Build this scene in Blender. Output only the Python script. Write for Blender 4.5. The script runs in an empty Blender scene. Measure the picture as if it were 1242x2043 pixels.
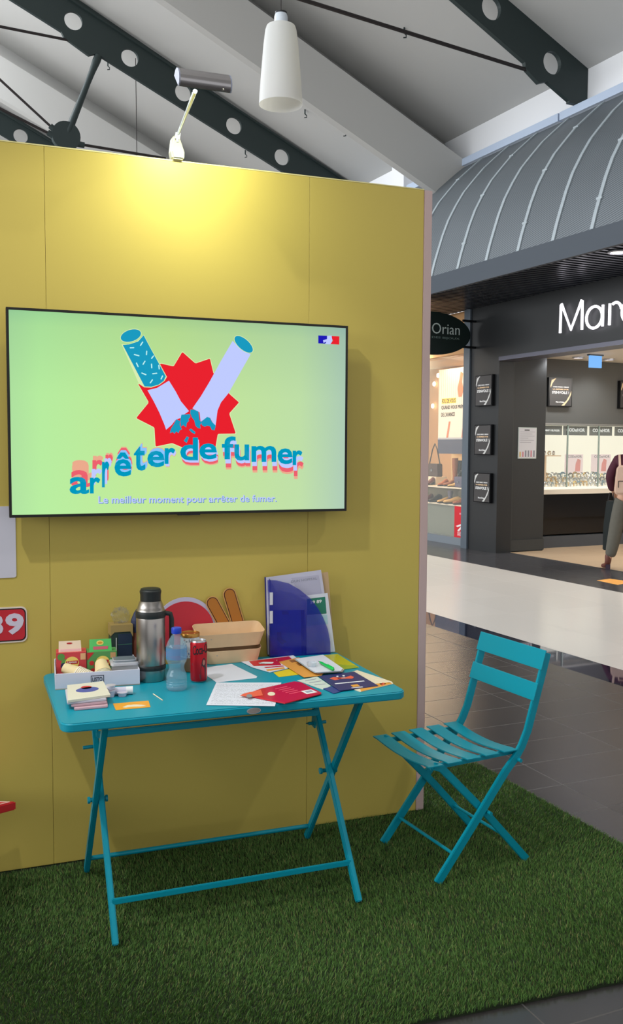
import bpy, bmesh, math, random
from mathutils import Vector, Matrix
import numpy as np

random.seed(7)
SC = bpy.context.scene
COL = SC.collection

# ------------------------------------------------------------------ camera, world, light, exposure
FPX = 1844.705; YAW = 0.361732; PITCH = -0.0701151; ROLL = 0.00574715
CAM = Vector((0, 0, 1.49)); PW, PH = 1242, 2043
fw = Vector((math.sin(YAW)*math.cos(PITCH), math.cos(YAW)*math.cos(PITCH), math.sin(PITCH)))
r0 = Vector((math.cos(YAW), -math.sin(YAW), 0)); u0 = r0.cross(fw)
rt = math.cos(ROLL)*r0 + math.sin(ROLL)*u0
up = -math.sin(ROLL)*r0 + math.cos(ROLL)*u0
cd = bpy.data.cameras.new('camera'); cam = bpy.data.objects.new('camera', cd); COL.objects.link(cam)
cam.matrix_world = Matrix(((rt.x, up.x, -fw.x, CAM.x), (rt.y, up.y, -fw.y, CAM.y), (rt.z, up.z, -fw.z, CAM.z), (0, 0, 0, 1)))
cd.sensor_fit = 'AUTO'; cd.sensor_width = 36.0; cd.lens = FPX*36.0/PH; cd.clip_start = 0.05; cd.clip_end = 200
SC.camera = cam
SC.view_settings.view_transform = 'Standard'; SC.view_settings.look = 'None'
SC.view_settings.exposure = 0.0; SC.view_settings.gamma = 1.0; SC.view_settings.use_curve_mapping = False

BA = 0.0887                                   # the building is turned a little from the booth
def UW(p):                                    # building frame -> world
    c, s = math.cos(BA), math.sin(BA)
    return Vector((c*p[0]-s*p[1], s*p[0]+c*p[1], p[2]))

def lin(c): 
    return tuple(((v/255)/12.92 if v/255 <= 0.04045 else ((v/255+0.055)/1.055)**2.4) for v in c)

w = bpy.data.worlds.new('mall_daylight'); SC.world = w; w.use_nodes = True
w.node_tree.nodes['Background'].inputs[0].default_value = (0.95, 0.97, 1.0, 1)
w.node_tree.nodes['Background'].inputs[1].default_value = 0.80

def area(name, loc, target, sx, sy, power, color=(1, 1, 1)):
    l = bpy.data.lights.new(name, 'AREA'); l.shape = 'RECTANGLE'; l.size = sx; l.size_y = sy; l.energy = power; l.color = color
    o = bpy.data.objects.new(name, l); COL.objects.link(o); o.location = loc
    d = Vector(target)-Vector(loc); o.rotation_euler = d.to_track_quat('-Z', 'Y').to_euler(); return o
def spot(name, loc, target, power, size, radius=0.06, blend=0.6, color=(1, 1, 1)):
    l = bpy.data.lights.new(name, 'SPOT'); l.energy = power; l.spot_size = math.radians(size); l.spot_blend = blend
    l.shadow_soft_size = radius; l.color = color
    o = bpy.data.objects.new(name, l); COL.objects.link(o); o.location = loc
    d = Vector(target)-Vector(loc); o.rotation_euler = d.to_track_quat('-Z', 'Y').to_euler(); return o

area('ridge_skylight', UW((-1.5, 5, 9.3)), UW((-0.6, 5, 0)), 3.0, 9, 520, (0.92, 0.96, 1.0))
area('ridge_skylight', UW((-1.5, 16, 9.3)), UW((0.5, 16, 0)), 3.0, 9, 1400, (0.92, 0.96, 1.0))
area('ceiling_fill', UW((-11, 13, 4.2)), UW((6, 13, 6.6)), 32, 3.6, 2800, (0.95, 0.98, 1.0))  # added fill from the unseen left side, brightens ceiling and upper wall
spot('track_spot', (-1.15, 1.75, 4.35), (1.10, 3.3, .72), 230, 34, 0.05, 0.45)
spot('track_spot', (3.6, 1.3, 4.6), (0.8, 3.3, 1.0), 100, 42, 0.06, 0.5)

# ------------------------------------------------------------------ helpers
def _ray(px, py):
    x = (px-PW/2)/FPX; y = (py-PH/2)/FPX
    return rt*x - up*y + fw
def at(px, py, ax, val):                      # point of the photo on the plane coordinate[ax] = val, world frame
    d = _ray(px, py); t = (val-CAM[ax])/d[ax]; return CAM + d*t
def atU(px, py, ax, val):                     # the same in the building frame
    c, s = math.cos(BA), math.sin(BA)
    d = _ray(px, py); d = Vector((c*d.x+s*d.y, -s*d.x+c*d.y, d.z)); t = (val-CAM[ax])/d[ax]; return CAM + d*t

MATS = {}
def mat(name, c, rough=0.6, metal=0.0, spec=0.5, emit=0.0, trans=0.0, alpha=1.0, coat=0.0, ecol=None, ior=1.45, noise=None, bump=None, sub=0.0):
    if name in MATS: return MATS[name]
    m = bpy.data.materials.new(name); m.use_nodes = True; nt = m.node_tree; b = nt.nodes['Principled BSDF']
    L = lin(c) if max(c) > 1.001 or True else c
    b.inputs['Base Color'].default_value = (*L, 1); b.inputs['Roughness'].default_value = rough
    b.inputs['Metallic'].default_value = metal; b.inputs['Specular IOR Level'].default_value = spec
    b.inputs['Transmission Weight'].default_value = trans; b.inputs['Alpha'].default_value = alpha
    b.inputs['Coat Weight'].default_value = coat; b.inputs['IOR'].default_value = ior
    if emit: 
        b.inputs['Emission Color'].default_value = (*(lin(ecol) if ecol else L), 1); b.inputs['Emission Strength'].default_value = emit
    if noise or bump:
        tc = nt.nodes.new('ShaderNodeTexCoord'); nz = nt.nodes.new('ShaderNodeTexNoise')
        sc, amt = noise or bump
        nz.inputs['Scale'].default_value = sc; nz.inputs['Detail'].default_value = 4
        nt.links.new(tc.outputs['Object'], nz.inputs['Vector'])
        if noise:
            mx = nt.nodes.new('ShaderNodeMix'); mx.data_type = 'RGBA'
            mx.inputs[6].default_value = (*[v*(1-amt) for v in L], 1); mx.inputs[7].default_value = (*[min(1, v*(1+amt)) for v in L], 1)
            nt.links.new(nz.outputs['Fac'], mx.inputs[0]); nt.links.new(mx.outputs[2], b.inputs['Base Color'])
        if bump:
            bp = nt.nodes.new('ShaderNodeBump'); bp.inputs['Strength'].default_value = bump[1]; bp.inputs['Distance'].default_value = 0.002
            nz2 = nt.nodes.new('ShaderNodeTexNoise'); nz2.inputs['Scale'].default_value = bump[0]
            nt.links.new(tc.outputs['Object'], nz2.inputs['Vector'])
            nt.links.new(nz2.outputs['Fac'], bp.inputs['Height']); nt.links.new(bp.outputs['Normal'], b.inputs['Normal'])
    MATS[name] = m; return m

def glow(name, c, s=1.0):                     # things that give off light: screens, lit letters
    return mat(name, c, rough=0.5, emit=s, ecol=c) if False else _glow(name, c, s)
def _glow(name, c, s):
    if name in MATS: return MATS[name]
    m = bpy.data.materials.new(name); m.use_nodes = True; nt = m.node_tree; b = nt.nodes['Principled BSDF']
    b.inputs['Base Color'].default_value = (0.005, 0.005, 0.005, 1); b.inputs['Roughness'].default_value = 0.35; b.inputs['Specular IOR Level'].default_value = 0.12
    b.inputs['Emission Color'].default_value = (*lin(c), 1); b.inputs['Emission Strength'].default_value = s
    MATS[name] = m; return m

def tag(o, label=None, cat=None, group=None, kind=None):
    if label: o['label'] = label
    if cat: o['category'] = cat
    if group: o['group'] = group
    if kind: o['kind'] = kind
    return o
def thing(name, label, cat, loc=(0, 0, 0), rz=0.0, group=None):
    o = bpy.data.objects.new(name, None); COL.objects.link(o); o.location = loc; o.rotation_euler = (0, 0, rz)
    o.empty_display_size = 0.05
    return tag(o, label, cat, group)

class MB:
    def __init__(s): s.v = []; s.f = []; s.m = []
    def add(s, vs, fs, mi=0):
        n = len(s.v); s.v += [tuple(p) for p in vs]; s.f += [tuple(i+n for i in f) for f in fs]; s.m += [mi]*len(fs); return s
    def box(s, a, b, mi=0):
        x0, x1 = sorted((a[0], b[0])); y0, y1 = sorted((a[1], b[1])); z0, z1 = sorted((a[2], b[2]))
        vs = [(x0,y0,z0),(x1,y0,z0),(x1,y1,z0),(x0,y1,z0),(x0,y0,z1),(x1,y0,z1),(x1,y1,z1),(x0,y1,z1)]
        return s.add(vs, [(0,3,2,1),(4,5,6,7),(0,1,5,4),(1,2,6,5),(2,3,7,6),(3,0,4,7)], mi)
    def slab(s, pts, d, mi=0):                # polygon pushed along vector d
        n = len(pts); d = Vector(d); P = [Vector(p) for p in pts]; Q = [p+d for p in P]
        nr = Vector((0, 0, 0))
        for i in range(n): nr += P[i].cross(P[(i+1) % n])
        flip = nr.dot(d) > 0
        a = tuple(range(n)); b = tuple(range(n, 2*n))
        fs = [a[::-1] if flip else a, b if flip else b[::-1]]
        for i in range(n):
            j = (i+1) % n; q = (i, j, n+j, n+i); fs.append(q if flip else q[::-1])
        return s.add(P+Q, fs, mi)
    def bar(s, p, q, w, h, upv=(0, 0, 1), mi=0):   # rectangular bar from p to q, w across, h along upv
        p = Vector(p); q = Vector(q); d = (q-p).normalized(); u = Vector(upv); u = (u-d*u.dot(d))
        if u.length < 1e-4: u = Vector((1, 0, 0)); u = u-d*u.dot(d)
        u.normalize(); x = d.cross(u)
        c = [p+x*w/2*a+u*h/2*b for a, b in ((-1,-1),(1,-1),(1,1),(-1,1))]
        return s.slab(c, q-p, mi)
    def tube(s, pts, r, n=10, mi=0, caps=True):
        P = [Vector(p) for p in pts]; R = r if isinstance(r, (list, tuple)) else [r]*len(P)
        rings = []; prev = None
        for i, p in enumerate(P):
            d = (P[min(i+1, len(P)-1)]-P[max(i-1, 0)]).normalized()
            if prev is None:
                a = Vector((0, 0, 1)) if abs(d.z) < 0.9 else Vector((1, 0, 0))
                x = d.cross(a).normalized()
            else:
                x = (prev-d*prev.dot(d)).normalized()
            y = d.cross(x); prev = x
            rings.append([p+(x*math.cos(t)+y*math.sin(t))*R[i] for t in [2*math.pi*k/n for k in range(n)]])
        vs = [v for rg in rings for v in rg]; fs = []
        for i in range(len(P)-1):
            for k in range(n):
                k2 = (k+1) % n; fs.append((i*n+k, i*n+k2, (i+1)*n+k2, (i+1)*n+k))
        if caps: fs.append(tuple(range(n))[::-1]); fs.append(tuple(range((len(P)-1)*n, len(P)*n)))
        return s.add(vs, fs, mi)
    def lathe(s, prof, c=(0, 0, 0), n=32, mi=0, M=None, mis=None):   # prof: list of (r, z) from bottom to top
        c = Vector(c); vs = []; fs = []; ms = []
        for r, z in prof:
            for k in range(n):
                t = 2*math.pi*k/n; p = Vector((r*math.cos(t), r*math.sin(t), z))
                if M: p = M @ p
                vs.append(p+c)
        for i in range(len(prof)-1):
            for k in range(n):
                k2 = (k+1) % n; fs.append((i*n+k, i*n+k2, (i+1)*n+k2, (i+1)*n+k)); ms.append(mis[i] if mis else mi)
        if prof[0][0] > 1e-5: fs.append(tuple(range(n))[::-1]); ms.append(mis[0] if mis else mi)
        if prof[-1][0] > 1e-5: fs.append(tuple(range((len(prof)-1)*n, len(prof)*n))); ms.append(mis[-1] if mis else mi)
        s.add(vs, fs, 0); s.m[-len(fs):] = ms; return s
    def build(s, name, mats, parent=None, loc=None, rz=None, smooth=False, bevel=0.0, seg=2, kind=None):
        me = bpy.data.meshes.new(name); me.from_pydata(s.v, [], s.f); me.validate()
        if not isinstance(mats, (list, tuple)): mats = [mats]
        for m in mats: me.materials.append(m)
        if len(mats) > 1 and len(me.polygons) == len(s.m): me.polygons.foreach_set('material_index', s.m)
        bm = bmesh.new(); bm.from_mesh(me); bmesh.ops.recalc_face_normals(bm, faces=bm.faces)
        if bevel:
            es = [e for e in bm.edges if len(e.link_faces) == 2 and e.calc_face_angle(0) > 0.6]
            bmesh.ops.bevel(bm, geom=es, offset=bevel, segments=seg, affect='EDGES', clamp_overlap=True)
        bm.to_mesh(me); bm.free()
        if smooth:
            for p in me.polygons: p.use_smooth = True
            try: me.set_sharp_from_angle(angle=0.7)
            except Exception: pass
        me.update()
        o = bpy.data.objects.new(name, me); COL.objects.link(o)
        if loc is not None: o.location = loc
        if rz is not None: o.rotation_euler = (0, 0, rz)
        if parent: o.parent = parent
        if kind: o['kind'] = kind
        return o

def S(name, mb, m, **k):                      # setting, building frame
    o = mb.build(name, m, rz=BA, **k); o['kind'] = 'structure'; return o

def rrect(x0, y0, x1, y1, r, n=6):
    out = []
    for cx, cy, a in ((x1-r, y0+r, -90), (x1-r, y1-r, 0), (x0+r, y1-r, 90), (x0+r, y0+r, 180)):
        for k in range(n+1):
            t = math.radians(a+90*k/n); out.append((cx+r*math.cos(t), cy+r*math.sin(t)))
    return out
def circ(cx, cy, r, n=32, ry=None, rot=0, a0=0, a1=360):
    out = []; ry = ry or r; full = abs(a1-a0) >= 360
    for k in range(n if full else n+1):
        t = math.radians(a0+(a1-a0)*k/n); x = r*math.cos(t); y = ry*math.sin(t)
        out.append((cx+x*math.cos(rot)-y*math.sin(rot), cy+x*math.sin(rot)+y*math.cos(rot)))
    return out
def plate(outer, holes, depth):               # 2D outline with holes -> verts (x, y, z 0..depth), faces
    c = bpy.data.curves.new('tmp', 'CURVE'); c.dimensions = '2D'; c.fill_mode = 'BOTH'; c.extrude = depth/2
    for pts in [outer]+list(holes):
        sp = c.splines.new('POLY'); sp.points.add(len(pts)-1); sp.use_cyclic_u = True
        for i, p in enumerate(pts): sp.points[i].co = (p[0], p[1], 0, 1)
    return _curve_mesh(c, depth/2)
def _curve_mesh(c, dz=0.0):
    o = bpy.data.objects.new('tmp', c); COL.objects.link(o); bpy.context.view_layer.update()
    dg = bpy.context.evaluated_depsgraph_get(); me = bpy.data.meshes.new_from_object(o.evaluated_get(dg))
    vs = [Vector(v.co)+Vector((0, 0, dz)) for v in me.vertices]; fs = [tuple(p.vertices) for p in me.polygons]
    bpy.data.objects.remove(o); bpy.data.curves.remove(c); bpy.data.meshes.remove(me)
    return vs, fs
def glyphs(body, bold=0.0, depth=0.0, space=1.0, res=4):    # text as a mesh, size 1
    c = bpy.data.curves.new('tmp', 'FONT'); c.body = body; c.size = 1; c.offset = bold; c.extrude = depth/2; c.space_character = space; c.resolution_u = res
    return _curve_mesh(c, depth/2)
def fit_text(mb, body, corners, d, mi=0, bold=0.0, space=1.0, keep=False, res=3):
    """write body into the quad corners = (lower left, lower right, upper left) in 3D, thickness vector d"""
    vs, fs = glyphs(body, bold, 1.0, space, res)
    xs = [v.x for v in vs]; ys = [v.y for v in vs]; x0, x1, y0, y1 = min(xs), max(xs), min(ys), max(ys)
    A = Vector(corners[0]); X = Vector(corners[1])-A; Y = Vector(corners[2])-A; d = Vector(d)
    out = [A + X*((v.x-x0)/(x1-x0)) + Y*((v.y-y0)/(y1-y0)) + d*v.z for v in vs]
    mb.add(out, fs, mi); return mb
# ------------------------------------------------------------------ procedural surfaces
def grid_mat(name, tile, grout, rough, grough, rot, ox, px, oy, py, wd, spec=0.5, var=0.12, coat=0.0):
    if name in MATS: return MATS[name]
    m = mat(name, tile, rough=rough, spec=spec, coat=coat); nt = m.node_tree; b = nt.nodes['Principled BSDF']; N = nt.nodes.new; Lk = nt.links.new
    tc = N('ShaderNodeTexCoord'); mp = N('ShaderNodeMapping'); mp.inputs['Rotation'].default_value = (0, 0, rot); Lk(tc.outputs['Object'], mp.inputs['Vector'])
    sp = N('ShaderNodeSeparateXYZ'); Lk(mp.outputs[0], sp.inputs[0])
    def mt(op, a, bb=None):
        n = N('ShaderNodeMath'); n.operation = op
        for i, q in enumerate((a, bb)):
            if q is None: continue
            if isinstance(q, (int, float)): n.inputs[i].default_value = q
            else: Lk(q, n.inputs[i])
        return n.outputs[0]
    def line(o, off, per):
        t = mt('DIVIDE', mt('SUBTRACT', o, off), per); fl = mt('FLOOR', mt('ADD', t, 0.5)); d = mt('MULTIPLY', mt('ABSOLUTE', mt('SUBTRACT', t, fl)), per)
        return mt('LESS_THAN', d, wd/2), mt('FLOOR', t)
    lx, cx = line(sp.outputs[0], ox, px); ly, cy = line(sp.outputs[1], oy, py)
    g = mt('MAXIMUM', lx, ly)
    cb = N('ShaderNodeCombineXYZ'); Lk(cx, cb.inputs[0]); Lk(cy, cb.inputs[1])
    wn = N('ShaderNodeTexWhiteNoise'); Lk(cb.outputs[0], wn.inputs['Vector'])
    nz = N('ShaderNodeTexNoise'); nz.inputs['Scale'].default_value = 60; Lk(mp.outputs[0], nz.inputs['Vector'])
    T = lin(tile); G = lin(grout)
    v = mt('ADD', mt('MULTIPLY', wn.outputs['Value'], var), mt('MULTIPLY', nz.outputs['Fac'], var)); v = mt('ADD', v, 1-var)
    mx = N('ShaderNodeMix'); mx.data_type = 'RGBA'; mx.blend_type = 'MULTIPLY'; mx.inputs[0].default_value = 1; mx.inputs[6].default_value = (*T, 1); Lk(v, mx.inputs[7])
    m2 = N('ShaderNodeMix'); m2.data_type = 'RGBA'; Lk(g, m2.inputs[0]); Lk(mx.outputs[2], m2.inputs[6]); m2.inputs[7].default_value = (*G, 1)
    Lk(m2.outputs[2], b.inputs['Base Color'])
    rr = mt('ADD', mt('MULTIPLY', g, grough-rough), rough); Lk(rr, b.inputs['Roughness'])
    return m

ROT = BA-0.0487
m_dark_tile = grid_mat('dark_tile', (60, 56, 55), (62, 57, 53), 0.26, 0.75, ROT, 1.492, .583, 2.703, .2823, .005, spec=1.0)
m_pale_tile = grid_mat('pale_polished_tile', (236, 230, 222), (186, 182, 176), 0.2, 0.6, ROT, 1.5, .583, 2.703, .847, .006, spec=0.6, var=0.04)
m_dark_band = grid_mat('dark_band_tile', (66, 66, 70), (40, 40, 42), 0.2, 0.7, ROT, 1.5, .583, 2.703, .583, .006, spec=0.6)
m_shop_floor = grid_mat('beige_shop_floor', (196, 170, 140), (160, 136, 108), 0.3, 0.6, 0, 8.4, 1.2, 7, .6, .004, spec=0.4, var=0.06)
m_dark_tile.node_tree.nodes['Principled BSDF'].inputs['IOR'].default_value = 1.75
m_mirror = mat('polished_black_stone', (70, 76, 112), rough=0.03, metal=0.85, spec=0.8)
m_ceiling = mat('matt_white_ceiling', (196, 195, 192), rough=0.9, spec=0.1)
m_white_wall = mat('white_wall_paint', (246, 247, 250), rough=0.8, spec=0.2)
m_yellow = mat('yellow_panel', (198, 177, 88), rough=0.42, spec=0.35)
m_pinkish = mat('pale_profile', (196, 170, 166), rough=0.5)
m_steelgreen = mat('dark_green_steel', (44, 56, 56), rough=0.55, bump=(90, 0.15))
m_black = mat('black_panel', (30, 32, 34), rough=0.45)
m_blackg = mat('black_gloss', (16, 17, 20), rough=0.2)
m_greycol = mat('grey_steel_profile', (84, 94, 104), rough=0.5)
m_fascia = mat('fascia_grey', (62, 70, 80), rough=0.6)
m_rib = mat('canopy_rib', (168, 178, 184), rough=0.5)
m_ledge = mat('ledge_metal', (190, 205, 228), rough=0.5)

ZF = -0.015
# ------------------------------------------------------------------ floor
fb = MB()
def rect(x0, y0, x1, y1, mi): fb.add([(x0, y0, ZF), (x1, y0, ZF), (x1, y1, ZF), (x0, y1, ZF)], [(0, 1, 2, 3)], mi)
XS0, XS1, XW, XT = 4.30, 4.62, 7.12, 8.37
rect(-14, -12, XS0, 44, 0); rect(XS0, -12, XS1, 44, 3); rect(XS1, -12, XW, 44, 1); rect(XW, -12, XT, 44, 2); rect(XT, -2, 15, 11.2, 4); rect(XT, 11.2, 15, 44, 2)
S('floor', fb, [m_dark_tile, m_pale_tile, m_dark_band, m_mirror, m_shop_floor])

# ------------------------------------------------------------------ roof of the mall
SL = .455; XWL = 8.15; ZWL = 6.155; XR = -1.5; ZR = ZWL+SL*(XWL-XR)
def deck(x): return ZWL+SL*(XWL-x) if x > XR else ZR-SL*(XR-x)
cb = MB()
t = 0.12
cb.slab([(XR+1.4, -12, deck(XR+1.4)), (XWL+.3, -12, deck(XWL+.3)), (XWL+.3, 46, deck(XWL+.3)), (XR+1.4, 46, deck(XR+1.4))], (0, 0, t))
cb.slab([(XR-1.4, -12, deck(XR-1.4)), (-12, -12, deck(-12)), (-12, 46, deck(-12)), (XR-1.4, 46, deck(XR-1.4))], (0, 0, t))
for k in range(-3, 6):                        # wide dropped folds running down the slope between the rafters
    ya = 11.5+5.87*k
    for xa, xb in ((XR+1.4, XWL-.03), (-12, XR-1.4)):
        prof = [(ya, -.53), (ya+.05, -1.24), (ya+.12, -1.28), (ya+.35, -.92), (ya+.75, -.50), (ya+1.3, -.20), (ya+2.1, .02), (ya+.75, .02), (ya+.45, -.30), (ya+.30, -.50)]
        cb.slab([(xa, y, deck(xa)+z) for y, z in prof], (xb-xa, 0, deck(xb)-deck(xa)))
S('ceiling', cb, m_ceiling)
wb = MB(); wb.box((XWL, -12, 5.55), (XWL+.15, 46, 6.4)); S('wall_right', wb, m_white_wall)
lb = MB(); 
for k in range(-5, 10):
    lb.box((7.97, 9.43+3.0*k, 5.60), (8.15, 9.43+3.0*k+2.97, 5.70))
S('trim_1', lb, m_ledge)
wl = MB(); wl.box((-12.1, -12, ZF), (-12, 46, 5.0)); S('wall_left', wl, mat('left_wall_paint', (150, 150, 148), rough=0.8))

cable_m = mat('black_rod', (38, 32, 32), rough=0.5)
RAFT = {}
def rafter(y0, top, bot, holes, hr, endx, label, anchors=()):
    (xa, za), (xb, zb) = top; (xc, zc), (xd, zd) = bot
    st = (zb-za)/(xb-xa); sb = (zd-zc)/(xd-xc)
    T = lambda x: za+st*(x-xa)
    Bm = lambda x: zc+sb*(x-xc)
    L = XR+1.3
    out = [(L, Bm(L))]
    for (ax, l) in sorted(anchors): out += [(ax-l, Bm(ax-l)), (ax-l*.9, Bm(ax-l)-.08), (ax, Bm(ax)-.10), (ax+.12, Bm(ax+.12))]
    out += [(endx-.28, Bm(endx-.28)), (endx-.28, 5.705), (endx, 5.705), (endx, min(T(endx), deck(endx)))]
    out += [(L, max(T(L), deck(L)-.0))]
    vs, fs = plate(out, [circ(hx, hz, hr, 28)[::-1] for hx, hz in holes], .06)
    mb = MB(); mb.add([(v.x, y0-.03+v.z, v.y) for v in vs], fs)
    r = thing('roof_rafter', label, 'rafter', UW((endx, y0, 5.5)), BA, 'dark green steel roof rafters')
    o = mb.build('beam', m_steelgreen, r); o.location = (-endx, -y0, -5.5)
    RAFT[y0] = (r, Vector((endx, y0, 5.5)))
    fl = MB(); fl.bar((L, y0, T(L)+.01), (endx, y0, T(endx)+.01), .14, .03)
    o = fl.build('flange', m_steelgreen, r); o.location = (-endx, -y0, -5.5)
    return Bm
h2 = [(7.588-.908*k, 6.127+.452*k) for k in range(0, 8)]
B2 = rafter(9.13, ((7.008, 6.748), (8.16, 6.181)), ((6.143, 6.569), (7.873, 5.725)), h2, .135, 8.145,
            'dark steel roof rafter at top right with round holes, nearest the camera', [(7.40, .22)])
h1 = [(6.636-.885*k, 6.488+.393*k) for k in range(-1, 8)]
B1 = rafter(15.0, ((3.019, 8.366), (7.205, 6.515)), ((2.16, 8.187), (6.666, 6.238)), h1, .14, 8.145,
            'long dark green rafter crossing top left with strut and round hub plate', [(3.33, .42)])
h0 = [(3.179-.885*k, 8.055+.393*k) for k in range(-4, 4)]
B0 = rafter(20.9, ((2.768, 8.479), (3.9, 7.971)), ((2.761, 8.03), (3.9, 7.50)), h0, .15, 8.145,
            'farthest roof rafter just showing over the wall at far left')
for k in (26.8, 32.7, 38.6):
    hh = [(3.179-.885*j, 8.055+.393*j) for j in range(-4, 4)]
def rod(name, p, q, r, label, m=cable_m, n=8, grp='roof tie rods'):
    par, o0_ = RAFT[9.13 if abs(p[1]-9.13) < .1 else 15.0]; mb = MB(); mb.tube([(0, 0, 0), Vector(q)-Vector(p)], r, n)
    o = mb.build(name, m, par, loc=Vector(p)-o0_, smooth=True); return o
a = lambda px, py, y: tuple(atU(px, py, 1, y))
rod('tie_rod', a(1058, 142, 9.13), a(560, -14, 9.13), .022, 'black tie rod running up left from the near right rafter')
rod('tie_rod', a(156, 84, 15.0), a(-60, 41, 15.0), .022, 'black tie rod ending at the bracket under the long rafter')
rod('tie_rod', a(103, 254, 15.0), a(-40, 122, 15.0), .02, 'steep black tie rod rising left from the hub plate')
rod('tie_rod', a(97, 266, 15.0), a(-60, 186, 15.0), .022, 'lower black tie rod left of the hub plate')
rod('tie_rod', a(160, 288, 15.0), a(330, 316, 15.0), .022, 'black tie rod running right from the hub plate behind the yellow wall')
# hub plate and strut
par, o0_ = RAFT[15.0]
c0 = Vector(a(131, 272, 15.0))
mb = MB(); vs, fs = plate(circ(0, 0, .22, 28), [], .10); mb.add([(v.x, -.05+v.z, v.y) for v in vs], fs); hb = mb.build('truss_hub', m_steelgreen, par, loc=c0-o0_)
for (pa, pb) in (((118, 268), (100, 251)), ((114, 276), (95, 264)), ((145, 285), (168, 290))):
    p = Vector(a(*pa, 15.0))-c0; q = Vector(a(*pb, 15.0))-c0; mb = MB(); mb.tube([p, q], [.05, .045], 12); mb.build('socket', m_steelgreen, hb, smooth=True)
p = Vector(a(196, 112, 15.0)); q = Vector(a(134, 268, 15.0))
mb = MB(); d = q-p; mb.tube([(0, 0, 0), d*.06, d*.2, d*.35, d*.75, d*.95, d], [.06, .065, .05, .046, .055, .06, .05], 14)
o = mb.build('truss_strut', m_steelgreen, par, loc=p-o0_, smooth=True)
# little hooks and a hanging wire on the ceiling
def uray(px, py): 
    c, s = math.cos(BA), math.sin(BA); d = _ray(px, py); return Vector((c*d.x+s*d.y, -s*d.x+c*d.y, d.z))
def on_deck(px, py, drop=0.0):
    d = uray(px, py); k = (ZWL-drop+SL*XWL-1.49)/(d.z+SL*d.x); return CAM+d*k
for px, py, lab in ((215, 126, 'small dark ceiling hook just right of the strut top'), (489, 302, 'small ceiling hook below the fifth hole of the long rafter'),
                    (608, 221, 'small ceiling hook just below the white pendant shade'), (686, 257, 'small pale ceiling hook on the fold between the rafters'),
                    (806, 58, 'small ceiling hook above the near tie rod')):
    p = on_deck(px, py, .42 if px in (686,) else 0.02); mb = MB()
    mb.tube([(0, 0, .02), (0, 0, -.05)], .012, 8); mb.tube([(0, 0, -.05), (.03, 0, -.07), (.03, 0, -.10), (-.01, 0, -.11)], .008, 6)
    o = mb.build('ceiling_hook', m_steelgreen, loc=UW(p), rz=BA); tag(o, lab, 'hook', 'hooks on the ceiling')
p = a(270, 92, 15.6); q = a(273, 330, 15.6)
mb = MB(); mb.tube([(0, 0, 0), Vector(q)-Vector(p)], .006, 6); o = mb.build('hanging_wire', cable_m, loc=UW(p), rz=BA)
tag(o, 'thin wire hanging straight down between rafter and yellow wall', 'wire')
# white column box at the wall head
cbx = MB(); cbx.box((7.92, 13.05, 4.8), (8.14, 13.42, 6.35)); S('trim_2', cbx, m_white_wall)

# ------------------------------------------------------------------ canopy over the shop fronts
cv = [(6.79, 3.73), (6.835, 3.90), (6.887, 4.063), (6.96, 4.28), (7.045, 4.485), (7.16, 4.69), (7.287, 4.884), (7.44, 5.06), (7.60, 5.237), (7.75, 5.37), (7.90, 5.50), (8.0, 5.58)]
Y0C, Y1C = -6.0, 30.0
def mesh_mat():
    m = mat('perforated_canopy_sheet', (122, 130, 136), rough=0.55, metal=0.2); nt = m.node_tree; b = nt.nodes['Principled BSDF']; N = nt.nodes.new; Lk = nt.links.new
    tc = N('ShaderNodeTexCoord'); wv = N('ShaderNodeTexWave'); wv.bands_direction = 'DIAGONAL'; wv.inputs['Scale'].default_value = 15.0
    mp = N('ShaderNodeMapping'); mp.inputs['Scale'].default_value = (0.0, 0.45, 1.6); Lk(tc.outputs['Object'], mp.inputs[0]); Lk(mp.outputs[0], wv.inputs['Vector'])
    nz = N('ShaderNodeTexNoise'); nz.inputs['Scale'].default_value = .9; Lk(tc.outputs['Object'], nz.inputs['Vector'])
    rp = N('ShaderNodeMix'); rp.data_type = 'RGBA'; rp.inputs[6].default_value = (*lin((84, 90, 96)), 1); rp.inputs[7].default_value = (*lin((132, 140, 146)), 1)
    Lk(wv.outputs['Fac'], rp.inputs[0])
    mx = N('ShaderNodeMix'); mx.data_type = 'RGBA'; mx.blend_type = 'MULTIPLY'; mx.inputs[0].default_value = .25; Lk(rp.outputs[2], mx.inputs[6]); Lk(nz.outputs['Fac'], mx.inputs[7])
    Lk(mx.outputs[2], b.inputs['Base Color']); return m
can = thing('shop_canopy', 'curved grey perforated metal canopy with pale ribs over the shop fronts', 'canopy', UW((6.79, 9, 3.52)), BA)
off = (-6.79, -9, -3.52)
mb = MB(); n = len(cv)
vs = [(x, Y0C, z) for x, z in cv]+[(x, Y1C, z) for x, z in cv]+[(x+.03, Y0C, z-.02) for x, z in cv]+[(x+.03, Y1C, z-.02) for x, z in cv]
fs = [(i, i+1, n+i+1, n+i) for i in range(n-1)]+[(2*n+i, 3*n+i, 3*n+i+1, 2*n+i+1) for i in range(n-1)]
mb.add(vs, fs); o = mb.build('curved_sheet', mesh_mat(), can, smooth=True); o.location = off
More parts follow.
